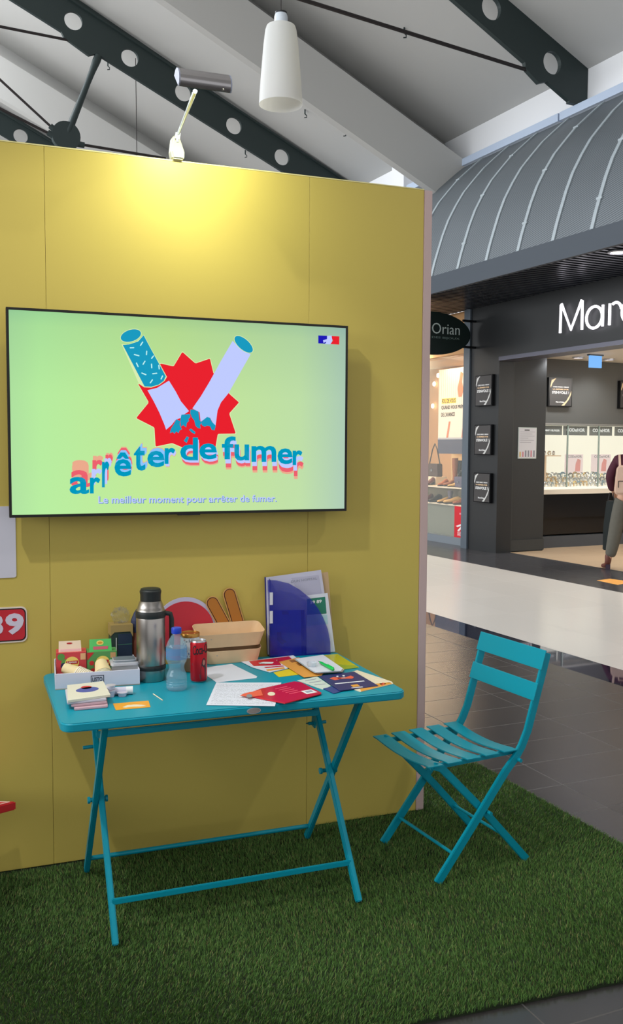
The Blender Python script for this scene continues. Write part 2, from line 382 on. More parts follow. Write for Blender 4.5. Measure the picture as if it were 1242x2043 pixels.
for k in range(-22, 30):
    y = 9.255+.597*k
    if y < Y0C or y > 18: continue
    mb = MB(); wd = .05
    vs = []
    for x, z in cv: vs += [(x-.012, y-wd/2, z+.008), (x-.012, y+wd/2, z+.008), (x+.01, y-wd/2, z-.01), (x+.01, y+wd/2, z-.01)]
    fs = []
    for i in range(n-1):
        q = 4*i; fs += [(q, q+1, q+5, q+4), (q, q+4, q+6, q+2), (q+1, q+3, q+7, q+5)]
    mb.add(vs, fs)
    for i in (2, 5, 8): 
        if k % 2: mb.box((cv[i][0]-.02, y-.04, cv[i][1]-.012), (cv[i][0]+.01, y+.04, cv[i][1]+.012))
    o = mb.build('rib', m_rib, can); o.location = off
mb = MB(); mb.box((6.775, Y0C, 3.51), (6.83, Y1C, 3.735)); o = mb.build('fascia', m_fascia, can); o.location = off
# slatted soffit
sf = MB(); sf.box((6.83, Y0C, 3.60), (8.2, Y1C, 3.64)); S('ceiling_soffit', sf, m_blackg)
sl = MB(); y = 4.0
while y < 15: sl.box((6.832, y, 3.53), (8.14, y+.045, 3.585)); y += .10
o = sl.build('soffit_slats', mat('slat_metal', (74, 78, 86), rough=0.3, metal=0.6), rz=BA); o['kind'] = 'structure'; o.name = 'trim_3'
def downlight(p, label, r=.07, e=60, grp='round recessed downlights', bulb=True):
    t_ = thing('downlight', label, 'ceiling light', UW(p), BA, grp)
    mb = MB(); mb.lathe([(r*1.25, 0), (r*1.25, -.012), (r, -.016), (r*.9, -.002)], n=24); ring = mb.build('ring', mat('light_ring', (220, 222, 230), rough=0.3, metal=0.7), t_, smooth=True)
    mb = MB(); mb.lathe([(r*.9, -.004), (0.0001, -.006)], n=20); mb.build('lens', _glow('lamp_white', (255, 250, 255), 12), ring)
    if e: 
        l = bpy.data.lights.new('downlight_lamp', 'SPOT'); l.energy = e; l.spot_size = 2.4; l.spot_blend = .8; l.shadow_soft_size = r; o = bpy.data.objects.new('downlight_lamp', l); COL.objects.link(o)
        o.location = UW((p[0], p[1], p[2]-.03))
    return t_
downlight((7.08, 7.39, 3.525), 'bright round downlight in the slatted soffit above the lit letters', .085, 30)
# ------------------------------------------------------------------ yellow booth wall
YW = 3.32; WTOP = 2.50
mb = MB()
for x0, x1 in ((-1.63, -.6785), (-.6775, .2815), (.2825, 1.2415), (1.2425, 1.722)):
    mb.box((x0, YW, 0), (x1, YW+.018, WTOP))
o = mb.build('wall_back', m_yellow, kind='structure', bevel=.0008, seg=1)
mb = MB(); mb.box((-1.63, YW+.018, 0), (1.72, YW+.045, WTOP-.003)); mb.build('wall_back_core', mat('panel_core', (150, 128, 60), rough=.8), kind='structure').name = 'wall_core'
mb = MB(); mb.box((1.723, YW-.004, 0), (1.757, YW+.05, WTOP)); mb.build('trim_4', m_pinkish, kind='structure', bevel=.002)
mb = MB(); mb.box((-1.63, YW-.001, WTOP), (1.722, YW+.045, WTOP+.004)); mb.build('trim_5', mat('wall_cap', (226, 214, 150), rough=.5), kind='structure')

# ------------------------------------------------------------------ television
TX0, TX1, TZ0, TZ1, TY = .147, 1.369, 1.248, 1.945, 3.245
tv = thing('television', 'large flat television on the yellow wall showing two broken cigarettes and French slogan', 'television', ((TX0+TX1)/2, YW, TZ0))
def tvb(mbx, name, m, **k):
    o = mbx.build(name, m, tv, **k); o.location = (-(TX0+TX1)/2, -YW, -TZ0); return o
mb = MB(); mb.box((TX0, TY, TZ0), (TX1, TY+.028, TZ1)); mb.box((TX0+.15, TY+.028, TZ0+.08), (TX1-.15, TY+.05, TZ1-.12)); tvb(mb, 'casing', mat('tv_casing', (52, 50, 48), rough=.35, metal=.3), bevel=.002)
mb = MB(); mb.box((.55, TY+.05, 1.45), (.97, YW-.0005, 1.75)); tvb(mb, 'wall_bracket', m_blackg)
mb = MB(); mb.box((.72, TY-.001, TZ0-.004), (.80, TY+.02, TZ0+.001)); tvb(mb, 'sensor', m_blackg)
b_ = .0085
mb = MB()
fr = [(TX0, TZ0), (TX1, TZ0), (TX1, TZ1), (TX0, TZ1)]; inn = [(TX0+b_, TZ0+b_*1.1), (TX1-b_, TZ0+b_*1.1), (TX1-b_, TZ1-b_), (TX0+b_, TZ1-b_)]
vs, fs = plate(fr, [inn[::-1]], .004); mb.add([(v.x, TY-.004+v.z, v.y) for v in vs], fs); tvb(mb, 'bezel', mat('tv_bezel', (34, 33, 30), rough=.3, metal=.4))
def screen_mat():
    m = _glow('tv_screen_light', (190, 226, 150), 1.0); nt = m.node_tree; b = nt.nodes['Principled BSDF']; N = nt.nodes.new; Lk = nt.links.new
    tc = N('ShaderNodeTexCoord'); sp = N('ShaderNodeSeparateXYZ'); Lk(tc.outputs['Generated'], sp.inputs[0])
    def ramp(src, cs):
        r = N('ShaderNodeValToRGB'); e = r.color_ramp.elements
        e[0].position, e[0].color = cs[0][0], (*lin(cs[0][1]), 1); e[1].position, e[1].color = cs[-1][0], (*lin(cs[-1][1]), 1)
        for p_, c_ in cs[1:-1]: k = e.new(p_); k.color = (*lin(c_), 1)
        Lk(src, r.inputs[0]); return r.outputs[0]
    a1 = ramp(sp.outputs[0], [(0, (176, 226, 160)), (.08, (184, 238, 160)), (.45, (196, 232, 150)), (.85, (192, 224, 168)), (1, (174, 204, 182))])
    a2 = ramp(sp.outputs[2], [(0, (255, 255, 255)), (.6, (250, 252, 250)), (.93, (232, 238, 240)), (1, (214, 226, 236))])
    mx = N('ShaderNodeMix'); mx.data_type = 'RGBA'; mx.blend_type = 'MULTIPLY'; mx.inputs[0].default_value = 1; Lk(a1, mx.inputs[6]); Lk(a2, mx.inputs[7])
    Lk(mx.outputs[2], b.inputs['Emission Color']); return m
G_teal = _glow('glow_teal', (0, 152, 190), 1); G_red = _glow('glow_red', (232, 18, 36), 1); G_lil = _glow('glow_lilac', (190, 202, 255), 1)
G_pink = _glow('glow_pink', (236, 96, 110), 1); G_pale = _glow('glow_pale', (190, 240, 240), 1); G_navy = _glow('glow_navy', (10, 0, 178), 1)
G_blush = _glow('glow_blush', (234, 170, 140), 1); G_sky = _glow('glow_sky', (140, 196, 250), 1); G_white = _glow('glow_cream', (216, 236, 176), 1); G_sh = _glow('glow_shadow_blue', (80, 130, 190), 1)
TM = [screen_mat(), G_teal, G_red, G_lil, G_pink, G_pale, G_navy, G_blush, G_sky, G_white, G_sh]
sc_ = MB(); sc_.box((TX0+b_, TY-.002, TZ0+b_*1.1), (TX1-b_, TY-.0003, TZ1-b_), 0)
LAY = [0]
def scr(pts, mi, ly):                         # polygon given in photo pixels, laid flat on the screen
    P = [at(x, y, 1, TY-.002-.0002*ly) for x, y in pts]; sc_.slab(P, (0, -.00018, 0), mi)
Z3 = lambda L: [(x/1.725, 600+y/1.725) for x, y in L]
def sm(pts, n=2):                             # light corner rounding
    for _ in range(n):
        q = []
        for i in range(len(pts)):
            a_, b2_ = pts[i], pts[(i+1) % len(pts)]
            q += [(a_[0]*.95+b2_[0]*.05, a_[1]*.95+b2_[1]*.05), (a_[0]*.05+b2_[0]*.95, a_[1]*.05+b2_[1]*.95)]
        pts = q
    return pts
star = [(552, 216), (597, 226), (627, 176), (672, 216), (722, 199), (734, 250), (790, 322), (822, 350), (788, 388), (811, 457), (749, 458), (738, 520), (640, 510), (592, 490), (535, 502), (531, 436), (468, 404), (512, 350), (475, 286), (500, 288), (530, 250)]
def grow(pts, k):
    cx = sum(p[0] for p in pts)/len(pts); cy = sum(p[1] for p in pts)/len(pts); return [(cx+(x-cx)*k, cy+(y-cy)*k) for x, y in pts]
scr(Z3(grow(sm(star, 1), 1.02)), 9, 0); scr(Z3(sm(star, 1)), 2, 1)
# left cigarette
scr(Z3([(507, 308), (540, 300), (581, 275), (604, 312), (622, 346), (650, 380), (628, 395), (624, 402), (604, 410), (590, 428), (571, 444), (566, 428), (548, 385), (528, 345)]), 3, 2)
scr(Z3([(418, 150), (440, 150), (470, 140), (495, 117), (520, 165), (550, 218), (574, 262), (566, 276), (548, 290), (520, 299), (496, 298), (478, 286)]), 9, 2)
scr(Z3([(422, 152), (445, 150), (475, 140), (494, 119), (520, 168), (548, 219), (570, 260), (563, 276), (545, 289), (520, 296), (497, 295)]), 1, 3)
scr(Z3(circ(450, 120, 38, 26, 22, -.30)), 9, 3); scr(Z3(circ(450, 120, 36, 26, 20, -.30)), 1, 4)
S5 = lambda x, y: ((100+x/3.881)*1.725, (640-600+y/3.881)*1.725)
for (x0, y0, x1, y1) in ((618, 209, 648, 208), (698, 192, 716, 164), (650, 261, 688, 271), (747, 234, 745, 264), (784, 292, 800, 272), (667, 326, 681, 356), (718, 338, 734, 312), (784, 334, 786, 366), (840, 344, 844, 374), (708, 404, 742, 418), (792, 410, 826, 406), (774, 482, 792, 456), (858, 452, 870, 426)):
    p, q = Vector(S5(x0, y0)), Vector(S5(x1, y1)); d = (q-p).normalized(); nn = Vector((-d.y, d.x))*2.0
    scr(Z3([tuple(p-nn), tuple(q-nn), tuple(q+d*1.5), tuple(q+nn), tuple(p+nn), tuple(p-d*1.5)]), 5, 5)
for L in ([(624, 392), (652, 390), (655, 400), (648, 408), (650, 414), (643, 420), (640, 436), (630, 428), (622, 434), (620, 410)],
          [(606, 408), (620, 414), (618, 428), (626, 442), (618, 446), (614, 456), (606, 450), (600, 458), (594, 452), (584, 456), (588, 440), (598, 424)],
          [(655, 374), (668, 375), (682, 381), (686, 410), (694, 420), (688, 428), (690, 440), (680, 438), (672, 430), (668, 412), (660, 402), (654, 388)],
          [(692, 416), (712, 400), (722, 403), (730, 418), (742, 430), (738, 446), (728, 444), (722, 432), (712, 430), (704, 434), (694, 428)],
          [(650, 444), (657, 440), (672, 452), (670, 459), (660, 454)], [(632, 482), (642, 467), (650, 470), (642, 490)]): scr(Z3(L), 1, 4)
# right cigarette
scr(Z3([(800, 138), (820, 160), (842, 176), (862, 184), (830, 240), (786, 318), (760, 350), (748, 378), (744, 410), (741, 432), (732, 420), (722, 402), (708, 404), (690, 416), (686, 384), (668, 374), (662, 370), (690, 330), (720, 280), (756, 214)]), 3, 3)
scr(Z3(circ(838, 150, 41, 26, 20, .72)), 9, 4); scr(Z3(circ(838, 150, 39, 26, 18, .72)), 1, 5)
# tricolour mark
scr([(634.5, 669.2), (655, 670), (652, 674), (653, 686), (634.5, 685)], 6, 2)
scr([(652, 670), (661, 669.5), (663, 676), (660, 687), (648, 686.5), (651, 681), (647, 680), (652, 676)], 3, 3)
scr([(661, 670.5), (676.5, 671.2), (676.2, 687.5), (658.5, 686.5), (663.5, 680), (662, 676)], 2, 4)
scr([(644, 679), (650, 677), (652, 681), (645, 684)], 3, 5)
# slogan, each letter on its own with the trailing echoes the animation shows
def ch(c_, x0, x1, y0, y1, mi, ly, bold=.012):
    d = TY-.002-.0002*ly
    P = [at(x0, y1, 1, d), at(x1, y1, 1, d), at(x0, y0, 1, d)]
    for o_ in (-.0013, 0, .0013):
        for oz in (-.0009, .0009): fit_text(sc_, c_, [p+Vector((o_, 0, oz)) for p in P], (0, -.00018, 0), mi, bold)
LT = [('a', 139.5, 177, 952, 985), ('r', 180, 199, 953, 984), ('r', 204, 217, 921, 972), ('ê', 229, 261, 903, 950), ('t', 267.5, 289, 891, 938.5), ('e', 294.5, 327, 900, 931.5), ('r', 329, 348.5, 894, 925),
      ('d', 360, 394, 873, 918), ('e', 398, 431.5, 885, 916), ('f', 443, 469, 871, 916), ('u', 468, 496, 887, 918.5), ('m', 502, 550, 890, 921), ('e', 554, 582.5, 895, 925.5), ('r', 584, 602, 899, 927.5)]
echo = [(4, -27, 7, 4), (5, -35, 4, 3), (7, -14, 4, 3), (2, -9, 4, 8), (4, -6, 8, 8), (3, -6, 8, 8), (2, 5, 3, 3), (2.5, 9, 4, 3), (3, 9, 4, 3), (2.5, 16, 4, 3), (2.5, 11, 4, 3), (2, 17, 4, 3), (2, 16, 4, 3), (2.5, 22, 4, 3)]
for (c_, x0, x1, y0, y1), (dx, dy, m1, m2) in zip(LT, echo):
    ch(c_, x0+dx*1.2, x1+dx*1.2, y0+dy*1.25, y1+dy*1.25, 7, 2); ch(c_, x0+dx, x1+dx, y0+dy, y1+dy, m1, 3); ch(c_, x0+dx*.7, x1+dx*.7, y0+dy*.5, y1+dy*.5, m2, 5); ch(c_, x0, x1, y0, y1, 1, 7)
d = TY-.0035
fit_text(sc_, 'Le meilleur moment pour arrêter de fumer.', [at(197, 1009.8, 1, d), at(552, 1006, 1, d), at(197, 990.5, 1, d)], (0, -.0001, 0), 10, .018)
d = TY-.0037
fit_text(sc_, 'Le meilleur moment pour arrêter de fumer.', [at(196, 1008.8, 1, d), at(551, 1005, 1, d), at(196, 989.5, 1, d)], (0, -.0001, 0), 3, .010)
tvb(sc_, 'screen', TM)

# ------------------------------------------------------------------ plaques on the wall at left
mb = MB(); P = rrect(-.06, 1.036, .170, 1.282, .008); mb.slab([(x, YW, z) for x, z in P], (0, -.003, 0))
o = mb.build('blank_sign', mat('sign_white', (206, 204, 214), rough=.5)); tag(o, 'white card sign on the yellow wall under the left end of the television', 'sign')
pq = thing('number_plaque', 'red rounded plaque with white 39 89 and black outline on yellow wall', 'sign', (0, YW, .81))
mb = MB(); mb.slab([(x, YW, z) for x, z in rrect(-.34, .810, .203, .934, .02)], (0, -.003, 0), 0); mb.slab([(x, YW-.003, z) for x, z in rrect(-.336, .815, .199, .929, .018)], (0, -.0008, 0), 1)
mb.slab([(x, YW-.0038, z) for x, z in rrect(-.332, .819, .195, .925, .015)], (0, -.0008, 0), 2)
o = mb.build('board', [mat('plaque_rim', (226, 214, 200)), mat('plaque_line', (30, 18, 22)), mat('plaque_red', (196, 38, 50), rough=.4)], pq); o.location = (0, -YW, -.81)
yd = YW-.0046; bd_ = o
for c_, x0, x1 in (('3', -.25, -.19), ('9', -.18, -.115), ('8', .064, .124), ('9', .131, .192)):
    mb = MB(); fit_text(mb, c_, [(x0, yd, .838), (x1, yd, .838), (x0, yd, .912)], (0, -.0012, 0), 0, .04); mb.build('digit', mat('digit_white', (214, 206, 220)), bd_)

# starburst side table at left edge, only its tip in view
sb = thing('starburst_table', 'red starburst shaped low table with white outline at left edge', 'table', (-.133, 3.10, 0))
pts = []
for k in range(9):
    an = math.radians(40*k-2); pts.append((.28*math.cos(an), .28*math.sin(an)*.75)); an += math.pi/9; pts.append((.18*math.cos(an), .18*math.sin(an)*.75))
mb = MB(); mb.slab([(x, y, .303) for x, y in pts], (0, 0, .028)); mb.build('tabletop', mat('starburst_red', (206, 40, 44), rough=.4), sb, bevel=.003)
vs, fs = plate([(x*.93, y*.93) for x, y in pts], [[(x*.90, y*.90) for x, y in pts][::-1]], .001); mb = MB(); mb.add([(v.x, v.y, .3312+v.z) for v in vs], fs); mb.build('outline', mat('outline_cream', (240, 214, 200)), sb)
mb = MB(); mb.lathe([(.03, .01), (.03, .304)], n=20); mb.lathe([(.16, 0), (.16, .012), (.03, .02)], n=28); mb.build('pedestal', mat('pedestal_blue', (0, 84, 130), rough=.4), sb, smooth=True)

# ------------------------------------------------------------------ arm lamp over the wall
al = thing('arm_spotlight', 'polished display spotlight on a slim arm clipped over the yellow wall', 'lamp', (.73, YW, WTOP))
chrome = mat('brushed_chrome', (176, 172, 172), rough=.22, metal=.9); silver = mat('silver_arm', (196, 204, 206), rough=.35, metal=.6)
A0 = Vector((.715, 3.345, 2.585)); 
h_l = at(352, 158, 1, 2.99); h_r = at(452, 172, 1, 2.99)
L0 = Vector((.73, YW, WTOP))
mb = MB(); mb.slab([(.700, 3.30, 2.50), (.742, 3.30, 2.50), (.746, 3.31, 2.53), (.735, 3.335, 2.585), (.722, 3.34, 2.60), (.708, 3.335, 2.585), (.697, 3.31, 2.53)], (0, .05, 0)); mb.box((.704, 3.367, 2.43), (.738, 3.385, 2.51))
for i_, v_ in enumerate(mb.v): mb.v[i_] = (v_[0]+.018, v_[1], v_[2]+.004)
o = mb.build('clip', mat('clip_silver', (214, 214, 190), rough=.3, metal=.5), al, bevel=.006, seg=3); o.location = -L0
arm_top = at(389, 182, 1, 2.99)
mb = MB(); mb.tube([(.741, 3.325, 2.57), (.742, 3.32, 2.595), tuple(arm_top)], [.005, .005, .0065], 12); o = mb.build('arm', silver, al, smooth=True); o.location = -L0
mb = MB(); mb.tube([(.741, 3.327, 2.582), (.742, 3.319, 2.600)], .009, 14); o = mb.build('collar', m_white_wall, al, smooth=True); o.location = -L0
X = (h_r-h_l); 
prof = [(-.055, -.012), (-.058, .002), (-.050, .020), (-.030, .034), (0, .040), (.030, .034), (.050, .018), (.058, -.006), (.052, -.010), (.045, .010), (.025, .026), (0, .031), (-.025, .026), (-.043, .012), (-.050, -.010)]
til = math.radians(38)
def pr(y, z):
    y *= .72; z *= .8
    return Vector((0, y*math.cos(til)-z*math.sin(til), y*math.sin(til)+z*math.cos(til)))
hc = h_l+Vector((.004, .0, .002))
mb = MB(); mb.slab([hc+pr(y, z) for y, z in prof], X); o = mb.build('reflector_housing', chrome, al, smooth=True); o.location = -L0
mb = MB()
for s_ in (0, 1):
    mb = MB(); mb.slab([hc+X*s_+pr(y, z) for y, z in prof[:8]], X.normalized()*(.004 if s_ else -.004)); o = mb.build('end_cap', mat('cap_grey', (150, 156, 176), rough=.4), al); o.location = -L0
mb = MB(); mb.slab([hc+X*.03+pr(-.045, .004), hc+X*.97+pr(-.045, .004), hc+X*.97+pr(.045, .004), hc+X*.03+pr(.045, .004)], (0, 0, .003)); o = mb.build('bulb_panel', _glow('spot_white', (255, 255, 235), 6), al); o.location = -L0
lc = hc+X*.5+pr(0, -.004)
o = area('spot_lamp', lc, (.80, 3.33, 2.22), .13, .07, 4.4, (.93, 1.0, .78)); o.data.spread = math.radians(150)

# ------------------------------------------------------------------ pendant lamp
pc = (3.31, 7.5, 4.43)
pe = thing('pendant_lamp', 'white frosted bucket shaped pendant lamp hanging on a thin cable', 'pendant lamp', UW(pc), BA)
R = .187
mb = MB(); mb.lathe([(R, 0), (R*.985, .08), (R*.9, .28), (R*.80, .50), (R*.72, .615), (R*.66, .65), (R*.30, .67)], n=48); mb.f = mb.f[:-2]; mb.m = mb.m[:-2]
sh_m = mat('frosted_shade', (228, 230, 232), rough=.5, trans=.0, spec=.4)
nt = sh_m.node_tree; b = nt.nodes['Principled BSDF']; tl_ = nt.nodes.new('ShaderNodeBsdfTranslucent'); tl_.inputs[0].default_value = (.90, .86, .72, 1); mx_ = nt.nodes.new('ShaderNodeMixShader'); mx_.inputs[0].default_value = .36
nt.links.new(b.outputs[0], mx_.inputs[1]); nt.links.new(tl_.outputs[0], mx_.inputs[2]); nt.links.new(mx_.outputs[0], nt.nodes['Material Output'].inputs[0])
mb.build('shade', sh_m, pe, smooth=True)
mb = MB(); mb.lathe([(R*.31, .655), (R*.31, .73), (R*.27, .755), (.0001, .757)], n=28); mb.build('cap', mat('cap_white', (206, 214, 222), rough=.4), pe, smooth=True)
mb = MB(); mb.lathe([(R*.28, .754), (R*.28, .768), (R*.2, .772), (.0001, .773)], n=24); mb.build('cap_ring', m_black, pe, smooth=True)
mb = MB(); mb.tube([(0, 0, .77), (0, 0, deck(pc[0])-pc[2]-.0)], .004, 8); mb.build('cable', cable_m, pe)

# ------------------------------------------------------------------ folding table
teal = mat('teal_powder_coat', (0, 146, 167), rough=.38, spec=.45)
TT = .700
tb = thing('folding_table', 'turquoise metal folding bistro table with crossed legs against the yellow wall', 'table', (.80, 2.97, 0))
def tbb(mbx, name, m=teal, **k):
    o = mbx.build(name, m, tb, **k); o.location = (-.80, -2.97, 0); return o
mb = MB(); P = rrect(.250, 2.655, 1.342, 3.285, .035); mb.slab([(x, y, TT-.026) for x, y in P], (0, 0, .026)); tbb(mb, 'tabletop', bevel=.004, seg=3, smooth=True)
def leg(x, y0, z0, y1, z1, w_=.012, h_=.026):
    w_ = .018
    d = Vector((0, y1-y0, z1-z0)).normalized(); e = 0
    m_ = MB(); m_.bar((x, y0, z0), (x, y1, z1), w_, h_, (0, d.z, -d.y)); return m_
Pf, Pb = 2.69, 3.22
LEGS = []
LEGS.append(tbb(leg(.402, 2.690, .004, 3.155, .60, .014, .026), 'leg', bevel=.003)); LEGS.append(tbb(leg(.384, 3.225, .004, 2.725, .676, .014, .026), 'leg', bevel=.003))
LEGS.append(tbb(leg(1.190, 2.685, .004, 3.135, .60, .014, .026), 'leg', bevel=.003)); LEGS.append(tbb(leg(1.207, 3.222, .004, 2.720, .676, .014, .026), 'leg', bevel=.003))
mb = MB(); mb.bar((.402, 2.755, .108), (1.190, 2.755, .108), .010, .018); tbb(mb, 'front_stretcher', bevel=.002)
mb = MB(); mb.tube([(.384, 3.185, .062), (1.207, 3.185, .062)], .008, 10); tbb(mb, 'rear_stretcher', smooth=True)
mb = MB(); mb.bar((.40, 3.06, .535), (1.19, 3.06, .535), .014, .022); tbb(mb, 'top_rail', bevel=.003)
for x in (.393, 1.198):
    mb = MB(); mb.tube([(x-.026, 2.985, .345), (x+.026, 2.985, .345)], .007, 12); mb.lathe([(.011, -.004), (.011, .004)], n=14, M=Matrix.Rotation(math.pi/2, 3, 'Y').to_4x4(), c=(x-.028, 2.985, .345)); mb.lathe([(.011, -.004), (.011, .004)], n=14, M=Matrix.Rotation(math.pi/2, 3, 'Y').to_4x4(), c=(x+.028, 2.985, .345)); mb.build('pivot_bolt', teal, LEGS[0 if x < .8 else 2], smooth=True)
for x in (.395, 1.198):
    sx = 1 if x < .8 else -1
    mb = MB(); mb.bar((x+.012*sx, 3.075, .68), (x+.012*sx, 3.10, .47), .006, .030, (0, 1, 0)); mb.tube([(x-.034, 3.095, .485), (x+.034, 3.095, .485)], .006, 10); mb.tube([(x+.034*sx, 3.095, .485), (x+.034*sx, 3.095, .486)], .010, 10); mb.box((x-.012, 2.72, .655), (x+.012, 3.2, .674)); tbb(mb, 'hinge_bracket')
bx = at(506, 1422, 1, 2.655)
mb = MB(); mb.slab([(x, 2.655, z) for x, z in circ(bx.x, .686, .0225, 28, .0095)], (0, -.0012, 0), 0); mb.slab([(x, 2.6538, z) for x, z in circ(bx.x, .686, .0195, 28, .0075)], (0, -.0005, 0), 1)
tbb(mb, 'maker_badge', [mat('badge_silver', (196, 196, 200), rough=.3, metal=.8), mat('badge_grey', (150, 140, 134), rough=.5)])

# ------------------------------------------------------------------ folding chair
Uv = Vector((.995, .0999, 0)).normalized(); Wv = Vector((.0999, -.995, 0)).normalized(); F0 = Vector((1.462, 3.088, 0)); CW = .375
cr = thing('folding_chair', 'turquoise slatted metal folding chair standing right of the table on artificial grass', 'chair', F0)
def C3(u, w_, z): return Uv*u+Wv*w_+Vector((0, 0, z))
UP = [(0, 0), (.155, .19), (.285, .352), (.325, .392), (.353, .432), (.378, .485), (.400, .560), (.432, .665), (.458, .757)]
def flat_path(mbx, path, w_, width, thick):
    n_ = len(path); vs = []
    for i, (u, z) in enumerate(path):
        a_ = Vector(path[max(i-1, 0)]); b2_ = Vector(path[min(i+1, n_-1)]); d = (b2_-a_).normalized(); nn = Vector((-d.y, d.x))
        for s1, s2 in ((-1, -1), (1, -1), (1, 1), (-1, 1)):
            vs.append(C3(u+nn.x*width/2*s1, w_+thick/2*s2, z+nn.y*width/2*s1))
    fs = [(3, 2, 1, 0), tuple(4*(n_-1)+k for k in range(4))]
    for i in range(n_-1):
        for k in range(4): fs.append((4*i+k, 4*i+(k+1) % 4, 4*i+4+(k+1) % 4, 4*i+4+k))
    mbx.add(vs, fs); return mbx
UPR = []
for w_ in (.007, CW-.007):
    UPR.append(flat_path(MB(), [(u, max(z, .0)) for u, z in UP], w_, .030, .014).build('upright_leg', teal, cr, bevel=.002))
    wi = .022 if w_ < .1 else CW-.022
    flat_path(MB(), [(.398, 0.0), (.21, .205), (.02, .395), (-.012, .408)], wi, .027, .012).build('leg', teal, cr, bevel=.002)
for k, (z0, z1) in enumerate(((.700, .768), (.592, .652))):
    mb = MB(); n_ = 9; vs = []; 
    for i in range(n_):
        w_ = -.004+(CW+.008)*i/(n_-1); bow = -.010*math.sin(math.pi*i/(n_-1))*0
        for z in (z0, z1):
            u = .400+(z-.560)*(.062/.208)-.016+bow
            vs += [C3(u-.0025, w_, z), C3(u+.0025, w_, z)]
    fs = []
    for i in range(n_-1):
        q = 4*i; fs += [(q, q+2, q+6, q+4), (q+1, q+5, q+7, q+3), (q+2, q+3, q+7, q+6), (q, q+4, q+5, q+1)]
    fs += [(0, 1, 3, 2), (4*n_-4, 4*n_-2, 4*n_-1, 4*n_-3)]
    mb.add(vs, fs); mb.build('back_slat', teal, cr, bevel=.001, seg=1)
for i in range(5):
    u0_ = -.045+.079*i; n_ = 13; vs = []
    for j in range(n_):
        t_ = j/(n_-1); w_ = .000+CW*t_; sag = -.016*math.sin(math.pi*t_)
        if j in (0, n_-1): sag -= .003
        for uu in (u0_, u0_+.058): 
            zz = .418+.002*i-.10*max(0, (uu-.0))*.0
            vs += [C3(uu, w_, zz+sag), C3(uu, w_, zz+sag-.004)]
    fs = []
    for j in range(n_-1):
        q = 4*j; fs += [(q, q+2, q+6, q+4), (q+1, q+5, q+7, q+3), (q, q+4, q+5, q+1), (q+2, q+3, q+7, q+6)]
    fs += [(0, 1, 3, 2), (4*n_-4, 4*n_-2, 4*n_-1, 4*n_-3)]
    mb = MB(); mb.add(vs, fs); mb.build('seat_slat', teal, cr, smooth=True)
for w_ in (.030, CW-.030):
    mb = MB(); mb.bar(C3(-.02, w_, .400), C3(.335, w_, .408), .008, .018); mb.build('seat_rail', teal, cr)
mb = MB(); mb.tube([C3(.072, .01, .085), C3(.072, CW-.01, .085)], .006, 10); mb.build('crossbar', teal, cr, smooth=True)
mb = MB(); mb.tube([C3(.310, .02, .098), C3(.310, CW-.02, .098)], .006, 10); mb.build('crossbar', teal, cr, smooth=True)
mb = MB(); mb.tube([C3(.005, .02, .398), C3(.005, CW-.02, .398)], .006, 10); mb.build('crossbar', teal, cr, smooth=True)
for w_ in (-.001, CW+.001):
    for u, z in ((.208, .214), (.335, .385)):
        mb = MB(); mb.tube([C3(u, w_-.012, z), C3(u, w_+.012, z)], .007, 10); mb.build('rivet', teal, UPR[0 if w_ < .1 else 1], smooth=True)
# ------------------------------------------------------------------ things on the table
def T(px, py, z=TT): return at(px, py, 2, z)
ZL = [TT+.0004]
def sheet(pts, name, label, cat, m, th=.0006, z=None, deco=None, mats=None, grp=None, bev=0):
    z = z or TT+.0004
    P = [T(x, y, z) for x, y in pts]; c = sum((p for p in P), Vector())/len(P)
    mb = MB(); mb.slab([p-c for p in P], (0, 0, th), 0)
    if deco:
        for dp, mi in deco:
            Q = [T(x, y, z+th) for x, y in dp]; mb.slab([q_-c for q_ in Q], (0, 0, .0003), mi)
    o = mb.build(name, mats or m, loc=c); tag(o, label, cat, grp); return o, c, mb
paper = mat('paper', (214, 216, 226), rough=.7); ink = mat('ink', (70, 70, 84), rough=.8); inkl = mat('ink_pale', (150, 152, 166), rough=.8)
redp = mat('print_red', (200, 30, 44), rough=.35); orp = mat('print_orange', (226, 158, 66), rough=.5); navp = mat('print_navy_cover', (44, 46, 104), rough=.4)
yel = mat('print_yellow', (226, 200, 20), rough=.5); grn = mat('print_green', (40, 120, 96), rough=.5); coral = mat('print_coral', (226, 96, 70), rough=.5); crm = mat('print_cream', (226, 214, 186), rough=.6)
whi = mat('print_plain_white', (228, 228, 228), rough=.6)
def strokes(quad, rows, seed, z, amp=.8, dens=22, x_end=1.0):
    """rows of small written marks inside a quad of photo pixels (ul, ur, lr, ll)"""
    rnd = random.Random(seed); out = []
    ul, ur, lr, ll = [T(x, y, z) for x, y in quad]
    for r in range(rows):
        v = (r+.5)/rows; a_ = ul.lerp(ll, v); b2_ = ur.lerp(lr, v); h = (ll-ul)/rows*.30
        x = .01
        while x < x_end:
            L = rnd.uniform(.006, .022); p = a_.lerp(b2_, x)+h*rnd.uniform(-amp, amp); q_ = a_.lerp(b2_, min(1, x+L))+h*rnd.uniform(-amp, amp)
            d = (q_-p); nn = Vector((-d.y, d.x, 0)).normalized()*.0005
            out.append([p-nn, q_-nn, q_+nn, p+nn]); x += L+rnd.choice((.002, .002, .002, .014))
    return out
